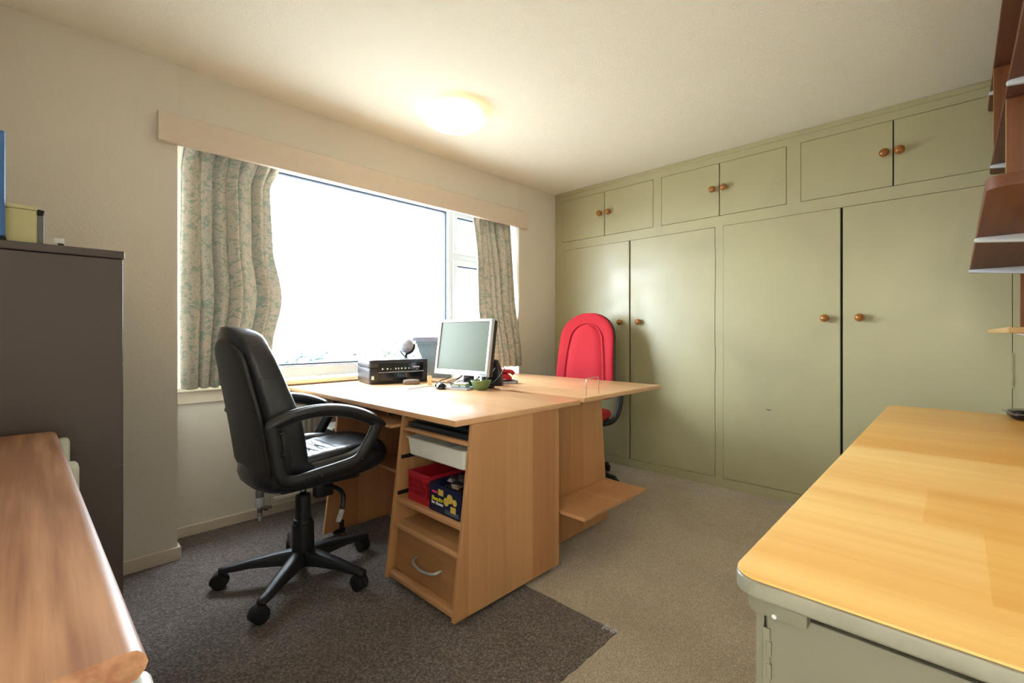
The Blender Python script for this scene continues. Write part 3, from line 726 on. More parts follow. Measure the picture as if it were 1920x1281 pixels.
q = B(); cyl(q, (CX,CY,.395), .020, .04, 'Z', 16); box(q, CX-.09, CX+.13, CY-.07, CY+.07, .425, .452, .008); box(q, CX+.035, CX+.115, CY-.055, CY-.005, .345, .43, .01); box(q, CX-.16, CX+.16, CY-.2, CY-.16, .448, .462, .003); box(q, CX-.16, CX+.16, CY+.16, CY+.2, .448, .462, .003)
new_obj('mechanism', q, M['black'], bc, 40)
q = B(); tube(q, smoothpath([(CX+.07,CY-.05,.40),(CX+.09,CY-.13,.40),(CX+.09,CY-.19,.385),(CX+.072,CY-.22,.34)],4), .008, 8, flat=1.3)
lv = new_obj('lever', q, M['black'], bc, True)
q = B(); box(q, -.011, .011, -.005, .005, -.05, 0, .004, 2, Matrix.Translation((CX+.068,CY-.226,.338))@Matrix.Rotation(.35,4,'Y')); new_obj('lever_tag', q, M['globe'], lv)
# seat cushion (slightly tilted back)
tilt = Matrix.Translation((CX+.02,CY,.50)) @ Matrix.Rotation(-R(4),4,'Y') @ Matrix.Translation((-(CX+.02),-CY,-.50))
q = B(); rings = []
sx, hx, hy = CX+.052, .283, .240
for z, k, e in ((.452,.80,3.2),(.458,.90,3.4),(.475,.98,3.6),(.505,1.0,3.8),(.530,.985,3.8),(.548,.95,3.6),(.558,.90,3.4)):
    rings.append(supers(sx, CY, hx*k, hy*k, z, 40, e))
t = B(); loft(t, rings, cap=False)
# top surface: quilted grid
add(q, t)
inner = supers(sx, CY, hx*.90, hy*.90, .558, 40, 3.4)
prevr = inner; rr2 = [inner]
for f in (.78,.62,.45,.28,.12,.02):
    ring = []
    for p in supers(sx, CY, hx*f, hy*f, 0, 40, 3.0):
        x_, y_ = p[0]-sx, p[1]-CY
        seam = 0
        if abs(y_) < .12: seam -= .006*math.exp(-((((x_+.03)/.055)%1-.5)/.12)**2)
        zz = .566 + .004*cos(x_*12) - .006*(1-abs(y_)/.24) + seam
        if f > .7: zz = .566
        ring.append((p[0], p[1], zz))
    rr2.append(ring)
loft(q, rr2, cap=False)
t = B(); vs = [t.verts.new(p) for p in rr2[-1]]; t.faces.new(vs); add(q, t)
t = B(); vs = [t.verts.new(p) for p in rings[0]]; t.faces.new(vs); add(q, t)
bmesh.ops.remove_doubles(q, verts=q.verts, dist=.0004)
bmesh.ops.transform(q, matrix=tilt, verts=q.verts)
seat = new_obj('seat', q, M['leather'], bc, 60)
# raised side bolsters of the seat and pleats
for s in (-1, 1):
    q = B(); P_ = smoothpath([(CX-.13,CY+s*.165,.553),(CX-.02,CY+s*.178,.562),(CX+.1,CY+s*.175,.562),(CX+.2,CY+s*.15,.552)],5)
    tube(q, P_, .03, 14, flat=1.5, radii=[.010+.014*sin(pi*min(1,max(0,(i+1)/(len(P_)+1)))) for i in range(len(P_))])
    bmesh.ops.transform(q, matrix=tilt, verts=q.verts); new_obj('bolster', q, M['leather'], seat, True)
for k in range(5):
    x_ = CX-.12+k*.052; q = B(); P_ = smoothpath([(x_+.012,CY-.14,.556),(x_,CY-.05,.5565),(x_,CY+.05,.5565),(x_+.012,CY+.14,.556)],4)
    tube(q, P_, .012, 14, flat=2.0, radii=[.007+.0075*sin(pi*(i+.5)/len(P_)) for i in range(len(P_))])
    bmesh.ops.transform(q, matrix=tilt, verts=q.verts); new_obj('pleat', q, M['leather'], seat, True)
# backrest: stacked rounded sections following a reclined curve
BKT = [(.44,.70),(.455,.66),(.475,.628),(.52,.603),(.60,.592),(.68,.580),(.76,.566),(.85,.548),(.95,.528),(1.02,.514),(1.06,.510),(1.12,.515)]
def bk(z):   # rear face x as function of height
    for (a_, va), (c_, vc) in zip(BKT, BKT[1:]):
        if z <= c_: return va+(vc-va)*(z-a_)/(c_-a_)
    return BKT[-1][1]
cyb = 2.06
def hw(z):
    w = .236 if z < .75 else .236-.036*(z-.75)/.2
    if z > .93: k = (z-.93)/.167; return w*math.sqrt(max(.0,1-min(1,k)**2.7))
    if z < .56: k = (.56-z)/.112; return w*math.sqrt(max(.0,1-min(1,k)**3.2))
    return w
zs = [.4495,.452,.457,.465,.48,.505,.53,.56,.58,.60,.66,.72,.78,.84,.89,.93,.97,1.01,1.04,1.06,1.075,1.085,1.092]
def ringb(z, dx0, dx1, k=1, e=4.2, n=40):
    w = max(hw(z)*k, .012); xr = bk(z); t_ = (.118+.042*max(0,min(1,(1.02-z)/.3)))*(math.sqrt(max(.05,1-((z-1.05)/.045)**2)) if z > 1.05 else 1) + (.13*min(1,(.56-z)/.08) if z < .56 else 0)
    xa, xb_ = xr+dx0, xr+t_+dx1; out = supers((xa+xb_)/2, cyb, (xb_-xa)/2, w, z, n, e)
    # curve across: edges come forward
    return [(p[0]+(.15 if k < 1 else .38)*(p[1]-cyb)**2, p[1], p[2]) for p in out]
q = B(); loft(q, [ringb(z, .0, 0) for z in zs]); back = new_obj('backrest', q, M['leather'], bc, 60)
def shell_ring(z):
    w = max(.012, hw(min(z, .93))*.90) if z <= .93 else hw(.93)*.90*math.sqrt(max(.004, 1-((z-.93)/.115)**2.6))
    if z < .56: w = hw(z)*.90
    xr = bk(z); return [(p[0]+.15*(p[1]-cyb)**2, p[1], p[2]) for p in supers(xr+.008, cyb, .0125, w, z, 40, 5)]
q = B(); loft(q, [shell_ring(z) for z in (.475,.485,.505,.53,.56,.60,.66,.72,.78,.84,.89,.93,.965,.99,1.01,1.025,1.035,1.041,1.0445)]); new_obj('back_shell', q, M['blackshell'], bc, 60)
for z in (.90, .73):   # seams across the side and front
    q = B(); rg = ringb(z, -.0008, .0010, 1.004); tube(q, rg, .0013, 5, closed=True); new_obj('seam', q, M['black'], back, True)
q = B(); cyl(q, (bk(.72)+.02, 2.268, .735), .016, .03, 'Y', 14, bev=.004); new_obj('back_knob', q, M['black'], bc, 40)
# loop arms
def arm(s):
    y = 1.79 if s < 0 else 2.288
    loop = smoothpath([(.602,y,.730),(.640,y,.747),(.696,y,.760),(.777,y,.766),(.864,y,.756),(.940,y,.733),(1.005,y,.700),(1.018,y,.672),(1.000,y,.630),(.972,y,.585),(.950,y,.553),(.915,y,.536),(.850,y,.526),(.777,y,.518),(.700,y,.510),(.655,y,.516),(.632,y,.545),(.622,y,.60),(.614,y,.66),(.606,y,.705)], 4, closed=True)
    q = B(); tube(q, loop, .016, 14, closed=True, up=(0,1,0), flat=1.6)
    # flatten: slightly wider in Y for the lower loop
    for v in q.verts: v.co.y = y+(v.co.y-y)*1.05
    a = new_obj('armrest', q, M['black'], bc, True)
    if s > 0: a.location.x = .022
    q = B(); P_ = smoothpath([(.585,y,.722),(.612,y,.737),(.650,y,.752),(.70,y,.764),(.777,y,.771),(.864,y,.762),(.945,y,.737),(1.02,y,.699),(1.058,y,.671)],5)
    n = len(P_); tube(q, P_, .018, 14, up=(0,1,0), flat=1.0, radii=[.0185*min(1,.5+.5*sin(pi*i/(n-1))*1.6) for i in range(n)])
    for v in q.verts: v.co.y = y+(v.co.y-y)*1.45
    new_obj('arm_pad', q, M['arm'], a, True)
    q = B(); prism(q, [(.600,.50),(.655,.50),(.672,.60),(.655,.70),(.60,.715),(.607,.60)], y-.006, y+.006, 'Y', .004) ; new_obj('arm_plate', q, M['black'], a, 40)
    for (x_, z_) in ((.628,.70),(.635,.62),(.775,.515),(.945,.548)):
        q = B(); lathe(q, [(.008,0),(.0075,s*.003),(.004,s*.006),(0,s*.0065)], (x_, y+s*.018, z_), 'Y', 12); new_obj('bolt', q, M['black'], a, True)
M['arm'] = plain('satin_arm_plastic', (44,46,52), .3)
arm(-1); arm(1)

# ------------------------------------------------------------------ red chair
rc = thing('office_chair', 'red fabric office chair with black arms behind the second desk', 'chair', (2.80, 2.03, 0), R(-165), local=True)
def rstar():
    global CX
star_base(rc, 0, 0, R(80), .29, M['black'])
for k in range(5):
    a = R(80)+2*pi*k/5; chair_castor(rc, .296*cos(a), .296*sin(a), R(40+50*k), .024)
q = B(); lathe(q, [(.045,.06),(.045,.12),(.034,.13),(.032,.30),(.016,.302),(.016,.40)], (0,0,0)); new_obj('column', q, M['black'], rc, 40)
q = B(); loft(q, [supers(0.01,0,.21*k,.225*k,z,36,3.2) for z,k in ((.425,.86),(.435,.97),(.452,1.0))]); new_obj('seat_pan', q, M['black'], rc, 50)
q = B(); loft(q, [supers(0.01,0,.22*k,.235*k,z,36,3.2) for z,k in ((.4525,.94),(.465,1.0),(.485,1.0),(.50,.95),(.508,.84),(.512,.5),(.513,.1))]); new_obj('seat', q, M['red'], rc, 60)
def rhw(z):
    if z > 1.02: k=(z-1.02)/.215; return .222*math.sqrt(max(0,1-min(1,k)**2.2))
    if z < .62: k=(.62-z)/.06; return .24*math.sqrt(max(0,1-min(1,k)**2.5))+.0
    return .24-.018*(z-.62)/.40
def rbx(z): return -.17 - .10*(z-.56)/.68 + .02*cos((z-.8)*5)
zz = [.563,.568,.58,.60,.64,.70,.78,.86,.94,1.0,1.05,1.10,1.14,1.17,1.195,1.212,1.224,1.231]
def rr(z, d0, d1, k=1, dz=0):
    w = max(.01, rhw(z)*k-(1-k)*.0); return [(p[0]+.45*p[1]**2, p[1], p[2]) for p in supers(rbx(z)+(d0+d1)/2, 0, (d1-d0)/2, w, z, 36, 3)]
q = B(); loft(q, [rr(z,-.035,.006,1.03) for z in zz]); new_obj('back_shell', q, M['black'], rc, 60)
q = B(); loft(q, [rr(z,-.02,.036,.985) for z in zz]); bk_ = new_obj('backrest', q, M['red'], rc, 60)
# raised centre pad bordered by a piped groove
def inz(z): return .80+(z-.80)*.86+ .0
q = B(); pr = []
for i in range(33):
    a = pi*i/32; z = 1.0+.15*sin(a); y = .135*cos(a); pr.append((z, y))
path = [(.62,.165),(.72,.160),(.82,.155),(.92,.147)]+[(z,y) for z,y in pr]+[(.92,-.147),(.82,-.155),(.72,-.160),(.62,-.165)]
inner = [(rbx(z)+.036+.45*y*y+.004, y, z) for z, y in path]
tube(q, inner, .0035, 8); new_obj('piping', q, M['redpipe'] if 'redpipe' in M else M['red'], bk_, True)
q = B(); rows = []
for (z, y) in [(.61,.150),(.72,.146),(.82,.141),(.92,.134),(1.0,.122),(1.05,.112),(1.09,.096),(1.115,.076),(1.13,.05),(1.136,.02)]:
    rows.append([(rbx(z)+.034+.45*(y*c)**2+.018*(1-abs(c)**4), y*c, z) for c in [k/10-1 for k in range(21)]])
loft(q, rows, cap=False, closed=False); new_obj('centre_pad', q, M['red'], bk_, 60)
q = B(); box(q, -.235, -.215, -.04, .04, .35, .8, .006); box(q, -.22, .02, -.035, .035, .405, .422, .004); new_obj('back_bar', q, M['black'], rc, 40)
for s in (-1, 1):
    q = B(); P_ = smoothpath([(.02,s*.12,.422),(.01,s*.21,.425),(-.02,s*.262,.445),(-.05,s*.288,.49),(-.075,s*.30,.56),(-.085,s*.302,.63),(-.07,s*.302,.655)],5)
    tube(q, P_, .015, 12, flat=1.4, up=(1,0,0)); a_ = new_obj('arm_support', q, M['black'], rc, True)
    q = B(); P_ = smoothpath([(-.15,s*.300,.652),(-.1,s*.302,.664),(0,s*.302,.668),(.08,s*.300,.66)],5); tube(q, P_, .014, 12, flat=1.9); new_obj('arm_pad', q, M['black'], a_, True)

# ------------------------------------------------------------------ tall filing cabinet, left
fc = thing('filing_cabinet', 'tall dark brown steel filing cabinet at the left edge', 'cabinet', (-.1, 2.08, 0))
q = B(); box(q, -.43, .1925, 1.858, 2.322, .004, 1.2945, .002); new_obj('body', q, M['cabinet'], fc)
q = B(); box(q, -.435, .197, 1.855, 2.325, 1.2965, 1.320, .003); new_obj('top_cap', q, M['cabinet'], fc)
for k in range(4):
    q = B(); z = .03+k*.314; box(q, .193, .1955, 1.875, 2.305, z, z+.3105, .001); dd = new_obj('drawer', q, M['cabinet'], fc)
    q = B(); box(q, .196, .199, 2.03, 2.15, z+.17, z+.182, .001); new_obj('handle', q, M['steel'], dd)
bf = thing('box_file', 'cream card box file with grey spine standing on the filing cabinet', 'box file', (-.1, 2.1, 1.3205))
q = B(); box(q, -.30, .006, 1.90, 1.975, 1.3205, 1.418, .002); new_obj('box_body', q, M['folder'], bf)
q = B(); box(q, -.30, .008, 1.897, 1.978, 1.4185, 1.430, .002); box(q, -.055, -.03, 1.896, 1.90, 1.424, 1.427); new_obj('box_lid', q, M['folder'], bf)
q = B(); box(q, .0085, .022, 1.90, 1.975, 1.3205, 1.405, .002); new_obj('spine', q, M['greyp'], bf)
q = B(); prism(q, [(.0085,1.4055),(.020,1.4055),(.024,1.423),(.0085,1.425)], 1.91, 1.965, 'Y', .002); new_obj('spine_clip', q, M['blackm'], bf)
bb = thing('ring_binder', 'bright blue binder standing upright at the left edge on the cabinet', 'binder', (-.2, 1.93, 1.3205))
q = B(); box(q, -.36, -.053, 1.872, 1.893, 1.332, 1.62, .004); new_obj('cover', q, M['bluep'], bb)
q = B(); box(q, -.372, -.051, 1.866, 1.896, 1.3205, 1.331, .002); new_obj('foot', q, M['blackm'], bb)
ct = thing('key_tag', 'white card tag clipped to a small black bulldog clip on the cabinet', 'tag', (.05, 2.0, 1.3205))
q = B(); box(q, .043, .066, 1.952, 1.9535, 1.3385, 1.354, .0005); new_obj('card', q, M['white2'], ct)
q = B(); prism(q, [(.049,1.3205),(.068,1.3205),(.064,1.338),(.052,1.338)], 1.945, 1.961, 'Y', .001); new_obj('clip', q, M['blackm'], ct)

# ------------------------------------------------------------------ low chest of drawers, left foreground
dr = thing('chest_of_drawers', 'white chest of drawers with worn brown wooden top, bottom left foreground', 'chest of drawers', (-.2, 1.15, 0))
q = B()
prof = [(-.425,.772),(.045,.772),(.055,.774),(.0605,.780),(.0625,.786),(.0605,.793),(.055,.7985),(.047,.800),(-.425,.800)]
t = bmesh.new(); a_ = [t.verts.new((p[0]+.006, .498, p[1])) for p in prof]; c_ = [t.verts.new((p[0]-.016, 1.772, p[1])) for p in prof]
t.faces.new(a_); t.faces.new(c_[::-1])
for i in range(len(prof)): t.faces.new((a_[i], a_[(i+1)%len(prof)], c_[(i+1)%len(prof)], c_[i]))
add(q, t); new_obj('top', q, M['dress'], dr, 40)
q = B(); box(q, -.44, .030, .52, 1.755, .05, .7715, .003); new_obj('carcass', q, M['whitep'], dr)
for k, (za, zb) in enumerate(((.60,.762),(.42,.592),(.24,.412),(.07,.232))):
    q = B(); box(q, .0305, .050, .525, 1.75, za, zb, .008, 4); dd = new_obj('drawer', q, M['whitep'], dr, 40)
    for yy in (.80, 1.42):
        q = B(); box(q, .0505, .066, yy, yy+.10, zb-.08, zb-.055, .007, 4); new_obj('handle', q, M['whitep'], dd, 40)
q = B(); box(q, -.42, .02, .56, 1.72, .001, .05); new_obj('plinth', q, M['whitep'], dr)
q = B(); box(q, .0505, .074, .478, .53, .72, .766, .010, 4); new_obj('corner_pull', q, M['whitep'], dr, 40)
# white scissor handles / holders hanging at the far end of the chest
for (nm, lb, x0_, x1_, y0_, y1_, z0_, z1_) in (('wall_hook_rack','white rounded plastic holder behind far corner of brown topped chest',.052,.070,1.79,1.84,.66,.776),('wall_hook_rack','white rounded plastic holder nearer the camera at far corner of brown topped chest',.058,.083,1.64,1.70,.62,.728)):
    pass
q = B(); box(q, .045, .072, 1.776, 1.83, .60, .772, .010, 4); new_obj('end_pull', q, M['whitep'], dr, 40)
q = B(); box(q, .0505, .084, 1.64, 1.70, .60, .728, .012, 4); new_obj('end_pull', q, M['whitep'], dr, 40)

# ------------------------------------------------------------------ painted table with golden top, right foreground
tb = thing('painted_cupboard_table', 'sage painted cupboard with golden wooden top in right foreground', 'cupboard', (1.66, -.06, 0))
def rrect(x0_,x1_,y0_,y1_,r,n=8):
    return [(p[0],p[1]) for p in rring(x0_,x1_,y0_,y1_,0,r,n)]
q = B(); prism(q, rrect(.652,2.668,-.352,.222,.035), .7235, .7465, 'Z', .004, 3); new_obj('table_edge', q, M['edge'] if 'edge' in M else M['sage2'], tb, 40)
q = B(); prism(q, rrect(.6535,2.6665,-.3515,.2205,.034), .7467, .7505, 'Z', .0012, 2); new_obj('table_top', q, M['table'], tb, 40)
q = B(); box(q, .70, 2.62, -.345, .199, .02, .722, .002); new_obj('cupboard_body', q, M['sage2'], tb)
q = B(); box(q, .692, .6995, .1895, .2, .02, .71, .001); new_obj('corner_post', q, M['sage2'], tb)
q = B(); box(q, .690, .6995, -.34, .186, .03, .7, .0015); de = new_obj('end_door', q, M['sage2'], tb)
q = B(); box(q, .6865, .6895, .181, .1905, .12, .672, .001)
for k in range(18): box(q, .6855, .689, .1795, .1855, .125+k*.03, .145+k*.03, .0008)
new_obj('piano_hinge', q, M['sage2'], de)
q = B(); prism(q, [(.200,.694),(.205,.705),(.205,.7230),(.135,.7230),(.135,.697)], .672, .691, 'X', .003); new_obj('catch_block', q, M['sage2'], tb, 40)
q = B(); cyl(q, (.670,.172,.7), .003, .003, 'X', 8); new_obj('screw', q, M['white'], tb)
ph = thing('desk_phone', 'black cordless phone cradle at the far end of the golden table', 'phone', (2.55, -.20, .7507), R(10), local=True)
q = B(); loft(q, [supers(0,0,a,c,z,28,3) for z,a,c in ((.0003,.045,.05),(.008,.056,.062),(.022,.060,.066),(.032,.056,.062),(.036,.048,.052))]); new_obj('cradle', q, M['blackg'], ph, 50)
q = B(); box(q, -.064,.064,-.068,.068,.0235,.0262,.001); new_obj('trim_band', q, M['steel'], ph)
q = B(); loft(q, [supers(.0,-.01-(z-.037)*.25,.024,.014,z,20,3) for z in (.0365,.06,.12,.17,.175)]); new_obj('handset', q, M['white'], ph, 50)
q = B(); box(q, -.018,.018,-.034,-.030,.13,.16,.001); new_obj('handset_screen', q, M['blackg'], ph)

# ------------------------------------------------------------------ walnut wall shelving, right
sh = thing('wall_shelving', 'walnut wall shelving on white brackets at the right edge', 'shelves', (2.2, RY, 1.0))
def wshelf(x0_, x1_, yf, z, th=.022, mat='walnutX', rnd=.03):
    pts = [(x0_,RY+.001),(x1_,RY+.001)]
    for k in range(7): a=pi/2*k/6; pts.append((x1_-rnd+rnd*cos(a), yf-rnd+rnd*sin(a)))
    for k in range(7): a=pi/2+pi/2*k/6; pts.append((x0_+rnd+rnd*cos(a), yf-rnd+rnd*sin(a)))
    q = B(); prism(q, pts, z, z+th, 'Z', .0025, 2); return new_obj('shelf', q, M[mat], sh, 40)
def bracket(x, yf, z, par, mat='whitep'):
    q = B(); prism(q, [(RY+.001,z-.0005),(yf-.004,z-.0005),(yf+.004,z-.003),(yf+.006,z-.008),(yf+.003,z-.013),(yf-.01,z-.015),(RY+.001,z-.05)], x-.009, x+.009, 'X', .002)
    return new_obj('bracket', q, M['white'], par, 40)
def upright(x, yf, z0_, z1_, y0=RY+.001):
    q = B(); box(q, x, x+.018, y0, yf, z0_, z1_, .0015); u = new_obj('upright', q, M['walnut'], sh)
    q = B(); box(q, x+.001, x+.017, yf, yf+.0012, z0_, z1_); new_obj('edge_band', q, M['oakedge'], u); return u
HA, HB, HC_, HD = CAM_H+.292, CAM_H+.755, CAM_H+1.10, CAM_H+.002
sA = wshelf(1.335, 3.16, -.042, HA, .026)
sB = wshelf(.9, 3.17, -.110, HB); sC = wshelf(1.0, 3.30, -.108, HC_)
sD = wshelf(1.86, 3.1, -.100, HD, .017, 'oakedge', .004)
bracket(1.995, -.042, HA, sA); bracket(2.96, -.042, HA, sA)
bracket(2.02, -.110, HB, sB); bracket(2.98, -.110, HB, sB); bracket(1.1, -.110, HB, sB)
bracket(3.02, -.108, HC_, sC); bracket(2.02, -.108, HC_, sC)
q = B(); prism(q, [(RY+.001,HD-.0005),(-.112,HD-.0005),(-.2,HD-.03),(RY+.001,HD-.06)], 1.90, 1.918, 'X', .002); new_obj('bracket', q, M['white'], sD, 40)
upright(2.165, -.113, HA+.026, HB-.001); upright(2.76, -.1085, HB+.022, HC_-.001); upright(3.11, -.205, HD+.017, HA-.001)
# thin trim at the ceiling end of the top bay
upright(1.55, -.108, HB+.022, HC_-.001) if False else None

# ------------------------------------------------------------------ things on the desks
Zd = ZT+.0005
def place(name, label, cat, x, y, rz, z=Zd, group=None): return thing(name, label, cat, (x, y, z), R(rz), group, local=True)
# printer: local x along front, y depth
pr = place('printer', 'black inkjet printer on the desk corner by the window', 'printer', 1.427, 2.585, -12)
PW, PD, PH = .386, .268, .150
q = B(); prism(q, rrect(0,PW,0,PD,.018), .006, .100, 'Z', .003); box(q, .01, PW-.01, .01, PD-.01, 0, .006); new_obj('body', q, M['black'], pr, 40)
q = B(); prism(q, rrect(0,PW,0,PD,.018), .1025, PH, 'Z', .004, 3); new_obj('scanner_lid', q, M['black2'] if 'black2' in M else M['black'], pr, 40)
q = B(); box(q, .055, PW-.035, -.004, .004, .074, .128, .003); cp = new_obj('control_panel', q, M['blackg'], pr)
q = B(); box(q, .055, PW-.035, -.0055, -.003, .0715, .0735); new_obj('silver_line', q, M['silver'], pr)
q = B(); box(q, .06, PW-.04, -.003, .003, .02, .069, .002); new_obj('paper_flap', q, M['blackg'], pr)
q = B(); box(q, .012, .027, -.0012, .0, .03, .052, .0004); new_obj('sticker', q, M['white2'], pr)
q = B(); box(q, -.001, .004, .03, .065, .0975, .106); new_obj('lid_grip', q, M['blackm'], pr)
icons = [(.075,.009),(.105,.011),(.13,.005),(.16,.008),(.178,.008),(.198,.009),(.222,.010),(.247,.007)]
for x_, w_ in icons:
    q = B(); box(q, x_, x_+w_, -.0052, -.0042, .090, .090+min(.008,w_), .0005); new_obj('button_icon', q, M['white2'], cp)
textobj('lettering', 'EPSON', .0135, M['white2'], cp, rot_to((0,-1,0),(0,0,1),(.302,-.0045,.096)), bold=.0003)
textobj('lettering', 'XP-342', .0065, M['white2'], cp, rot_to((0,-1,0),(0,0,1),(.306,-.0045,.083)))
# small ball lamp/globe on printer
gl = place('desk_globe', 'small grey ball in a black arc stand on top of the printer', 'globe', 1.742, 2.672, 0, Zd+PH)
q = B(); lathe(q, [(.0,.0),(.033,.0),(.033,.002),(.012,.004),(.006,.008),(0,.009)], (0,0,0), 'Z', 24); new_obj('base', q, M['blackm'], gl, 50)
q = B(); t = bmesh.new(); bmesh.ops.create_uvsphere(t, u_segments=28, v_segments=18, radius=.051); bmesh.ops.translate(t, verts=t.verts, vec=(0,0,.086)); add(q, t); new_obj('ball', q, M['globe'], gl, True)
q = B(); dirp = Vector((.72,-.69,0)); arc = []
for k in range(15):
    a = -pi*.52 + (pi*.56)*k/14; arc.append(dirp*(.056*cos(a)) + Vector((0,0,.086+.056*sin(a))))
tube(q, [Vector((0,0,.006)), *arc[1:]], .005, 8, flat=1.6, up=(.69,.72,0)); new_obj('arc_arm', q, M['blackm'], gl, True)
q = B(); tube(q, smoothpath([(0,0,.006),(-.018,.02,.03),(-.026,.026,.052)],3), .004, 8); new_obj('short_arm', q, M['blackm'], gl, True)
# flared file box with papers behind the monitor
fbx = place('desk_file_box', 'flared grey blue file box behind the monitor by the window', 'file box', 2.05, 2.70, -38)
q = B()
def rq(hx_, hy_, z): return [(-hx_,-hy_,z),(hx_,-hy_,z),(hx_,hy_,z),(-hx_,hy_,z)]
loft(q, [rq(.075,.035,0), rq(.165,.07,.245), rq(.172,.077,.245), rq(.172,.077,.262), rq(.160,.066,.262), rq(.072,.032,.004)])
new_obj('box_body', q, M['blueg'], fbx)
pp = place('paper_stack', 'loose white papers lying across the top of the file box', 'papers', 2.05, 2.70, -38, Zd+.2625)
for k, (dx, dy, rz, zz_) in enumerate(((0,0,0,0),(-.012,.006,3,.007),(.008,-.006,-4,.014),(-.02,-.004,6,.021))):
    q = B(); m4 = Matrix.Translation((-.01+dx,dy,zz_+.007))@Matrix.Rotation(R(rz),4,'Z')
    nx = 10; rows_t = []; 
    for j in (0,1):
        rows_t.append([m4@Vector((-.185+.36*i/nx, -.085+.17*j, .0006*k+.016*max(0,(i/nx-.6))**1.5*(1+k*.5))) for i in range(nx+1)])
    lowr = [[p-Vector((0,0,.0065)) for p in r_] for r_ in rows_t]
    loft(q, [rows_t[0]+lowr[0][::-1], rows_t[1]+lowr[1][::-1]]); new_obj('sheet', q, M['papergrey'], pp)
# monitor: local x = width axis (viewer's left to right), local -y = screen normal
md = Vector((.05,-.42,0)).normalized(); mang = math.degrees(math.atan2(md.y, md.x))
mo = place('monitor', 'silver framed computer monitor on black stand in the middle of the desks', 'monitor', 1.757, 2.118, mang)
mt = Matrix.Translation((0,0,.068)) @ Matrix.Rotation(-R(9),4,'X')
MWd, MHt = .212, .335
q = B()
for (xa, xb_, za, zb) in ((-MWd,MWd,0,.030),(-MWd,MWd,MHt-.016,MHt),(-MWd,-MWd+.016,.03,MHt-.016),(MWd-.016,MWd,.03,MHt-.016)): box(q, xa, xb_, -.012, .012, za, zb, .002, 2, mt)
new_obj('bezel', q, M['silver'], mo, 40)
q = B(); box(q, -MWd+.016, MWd-.016, -.006, .004, .030, MHt-.016, 0, 2, mt); new_obj('screen', q, M['screen'], mo)
q = B(); box(q, -MWd+.002, MWd-.002, .0122, .045, .003, MHt-.003, .006, 3, mt); box(q, -.13, .13, .0455, .065, .06, .26, .008, 3, mt); new_obj('back_cover', q, M['black'], mo, 40)
q = B(); lathe(q, [(.0065,-.0005),(.0065,.0008),(0,.0008)], (0,0,0), 'Z', 20); bmesh.ops.transform(q, matrix=mt@rot_to((0,-1,0),(0,0,1),(0,-.0122,.0135)), verts=q.verts); new_obj('round_badge', q, M['greyp'], mo)
textobj('lettering', 'hp', .008, M['silver'], mo, mt@rot_to((0,-1,0),(0,0,1),(0,-.0134,.0112)))
q = B(); box(q, -.2, -.185, -.0128, -.0118, .008, .012, 0, 2, mt); box(q, .165, .2, -.0128, -.0118, .010, .0125, 0, 2, mt); new_obj('printed_mark', q, M['greyp'], mo)
q = B(); box(q, -.035, .035, .06, .085, .012, .20, .006); new_obj('stand_neck', q, M['black'], mo, 40)
q = B(); prism(q, rrect(-.11,.11,.0,.15,.04), 0, .012, 'Z', .003); new_obj('stand_foot', q, M['black'], mo, 40)
for k in range(5):
    x_ = -.15+.07*k; q = B(); tube(q, smoothpath([(x_,.12,.10),(x_+.03,.05,.05),(x_-.02,-.01,.022),(x_+.05,.02,.018),(x_+.09,.07,.05),(x_+.1,.13,.11)],4), .0028, 6)
    new_obj('cable', q, M['black'], mo, True)
# black docking stand with slanted side behind monitor's right edge
dk = place('speaker', 'black wedge shaped speaker behind the right edge of the monitor', 'speaker', 1.968, 2.052, -60)
q = B(); prism(q, [(-.055,0),(.055,0),(.045,.10),(.022,.158),(-.012,.160),(-.045,.09)], -.022, .022, 'Y', .006, 3); new_obj('cabinet', q, M['black'], dk, 40)
q = B(); prism(q, [(-.03,.02),(.035,.02),(.018,.12),(-.008,.12)], -.0245, -.0225, 'Y', .001); new_obj('grille', q, M['blackm'], dk)
q = B(); box(q, 1.93, 1.965, 2.10, 2.125, Zd, .93, .004); tag(new_obj('router', q, M['blackm']), 'slim black upright box behind the monitor, left of the speaker', 'router')
# mouse
ms_ = place('computer_mouse', 'black computer mouse with silver sides on the desk', 'mouse', 1.615, 2.125, 62)
q = B(); loft(q, [supers(0,0,a,c,z,28,2.4) for z,a,c in ((.001,.052,.029),(.008,.056,.032),(.016,.054,.031),(.024,.046,.027),(.031,.034,.020),(.034,.018,.011),(.0345,.004,.003))]); new_obj('shell', q, M['blackg'], ms_, 60)
q = B(); box(q, -.03,.03,-.0325,.0325,.008,.012,.002); new_obj('side_strip', q, M['silver'], ms_)
q = B(); cyl(q, (.034,-.003,.026), .006, .006, 'Y', 14); new_obj('scroll_wheel', q, M['greyp'], ms_)
q = B(); tube(q, smoothpath([(.055,0,.006),(.09,.02,.003),(.10,.07,.003),(.05,.12,.003),(-.0,.18,.003)],6), .0018, 6); new_obj('cable', q, M['black'], ms_, True)
# coaster / wooden tag
q = B(); pts=[(-.013,0),(.013,0),(.013,.045)]+[(.013*cos(pi*k/8),.045+.013*sin(pi*k/8)) for k in range(1,8)]+[(-.013,.045)]
prism(q, pts, -.003, .003, 'Y', .001)
o_ = tag(new_obj('wooden_tag', q, M['lightwood'], origin=(0,0,0)), 'pale wooden tag with rounded top standing between printer and mouse', 'tag'); o_.location = (1.69,2.33,Zd); o_.rotation_euler = (0,0,R(-42))
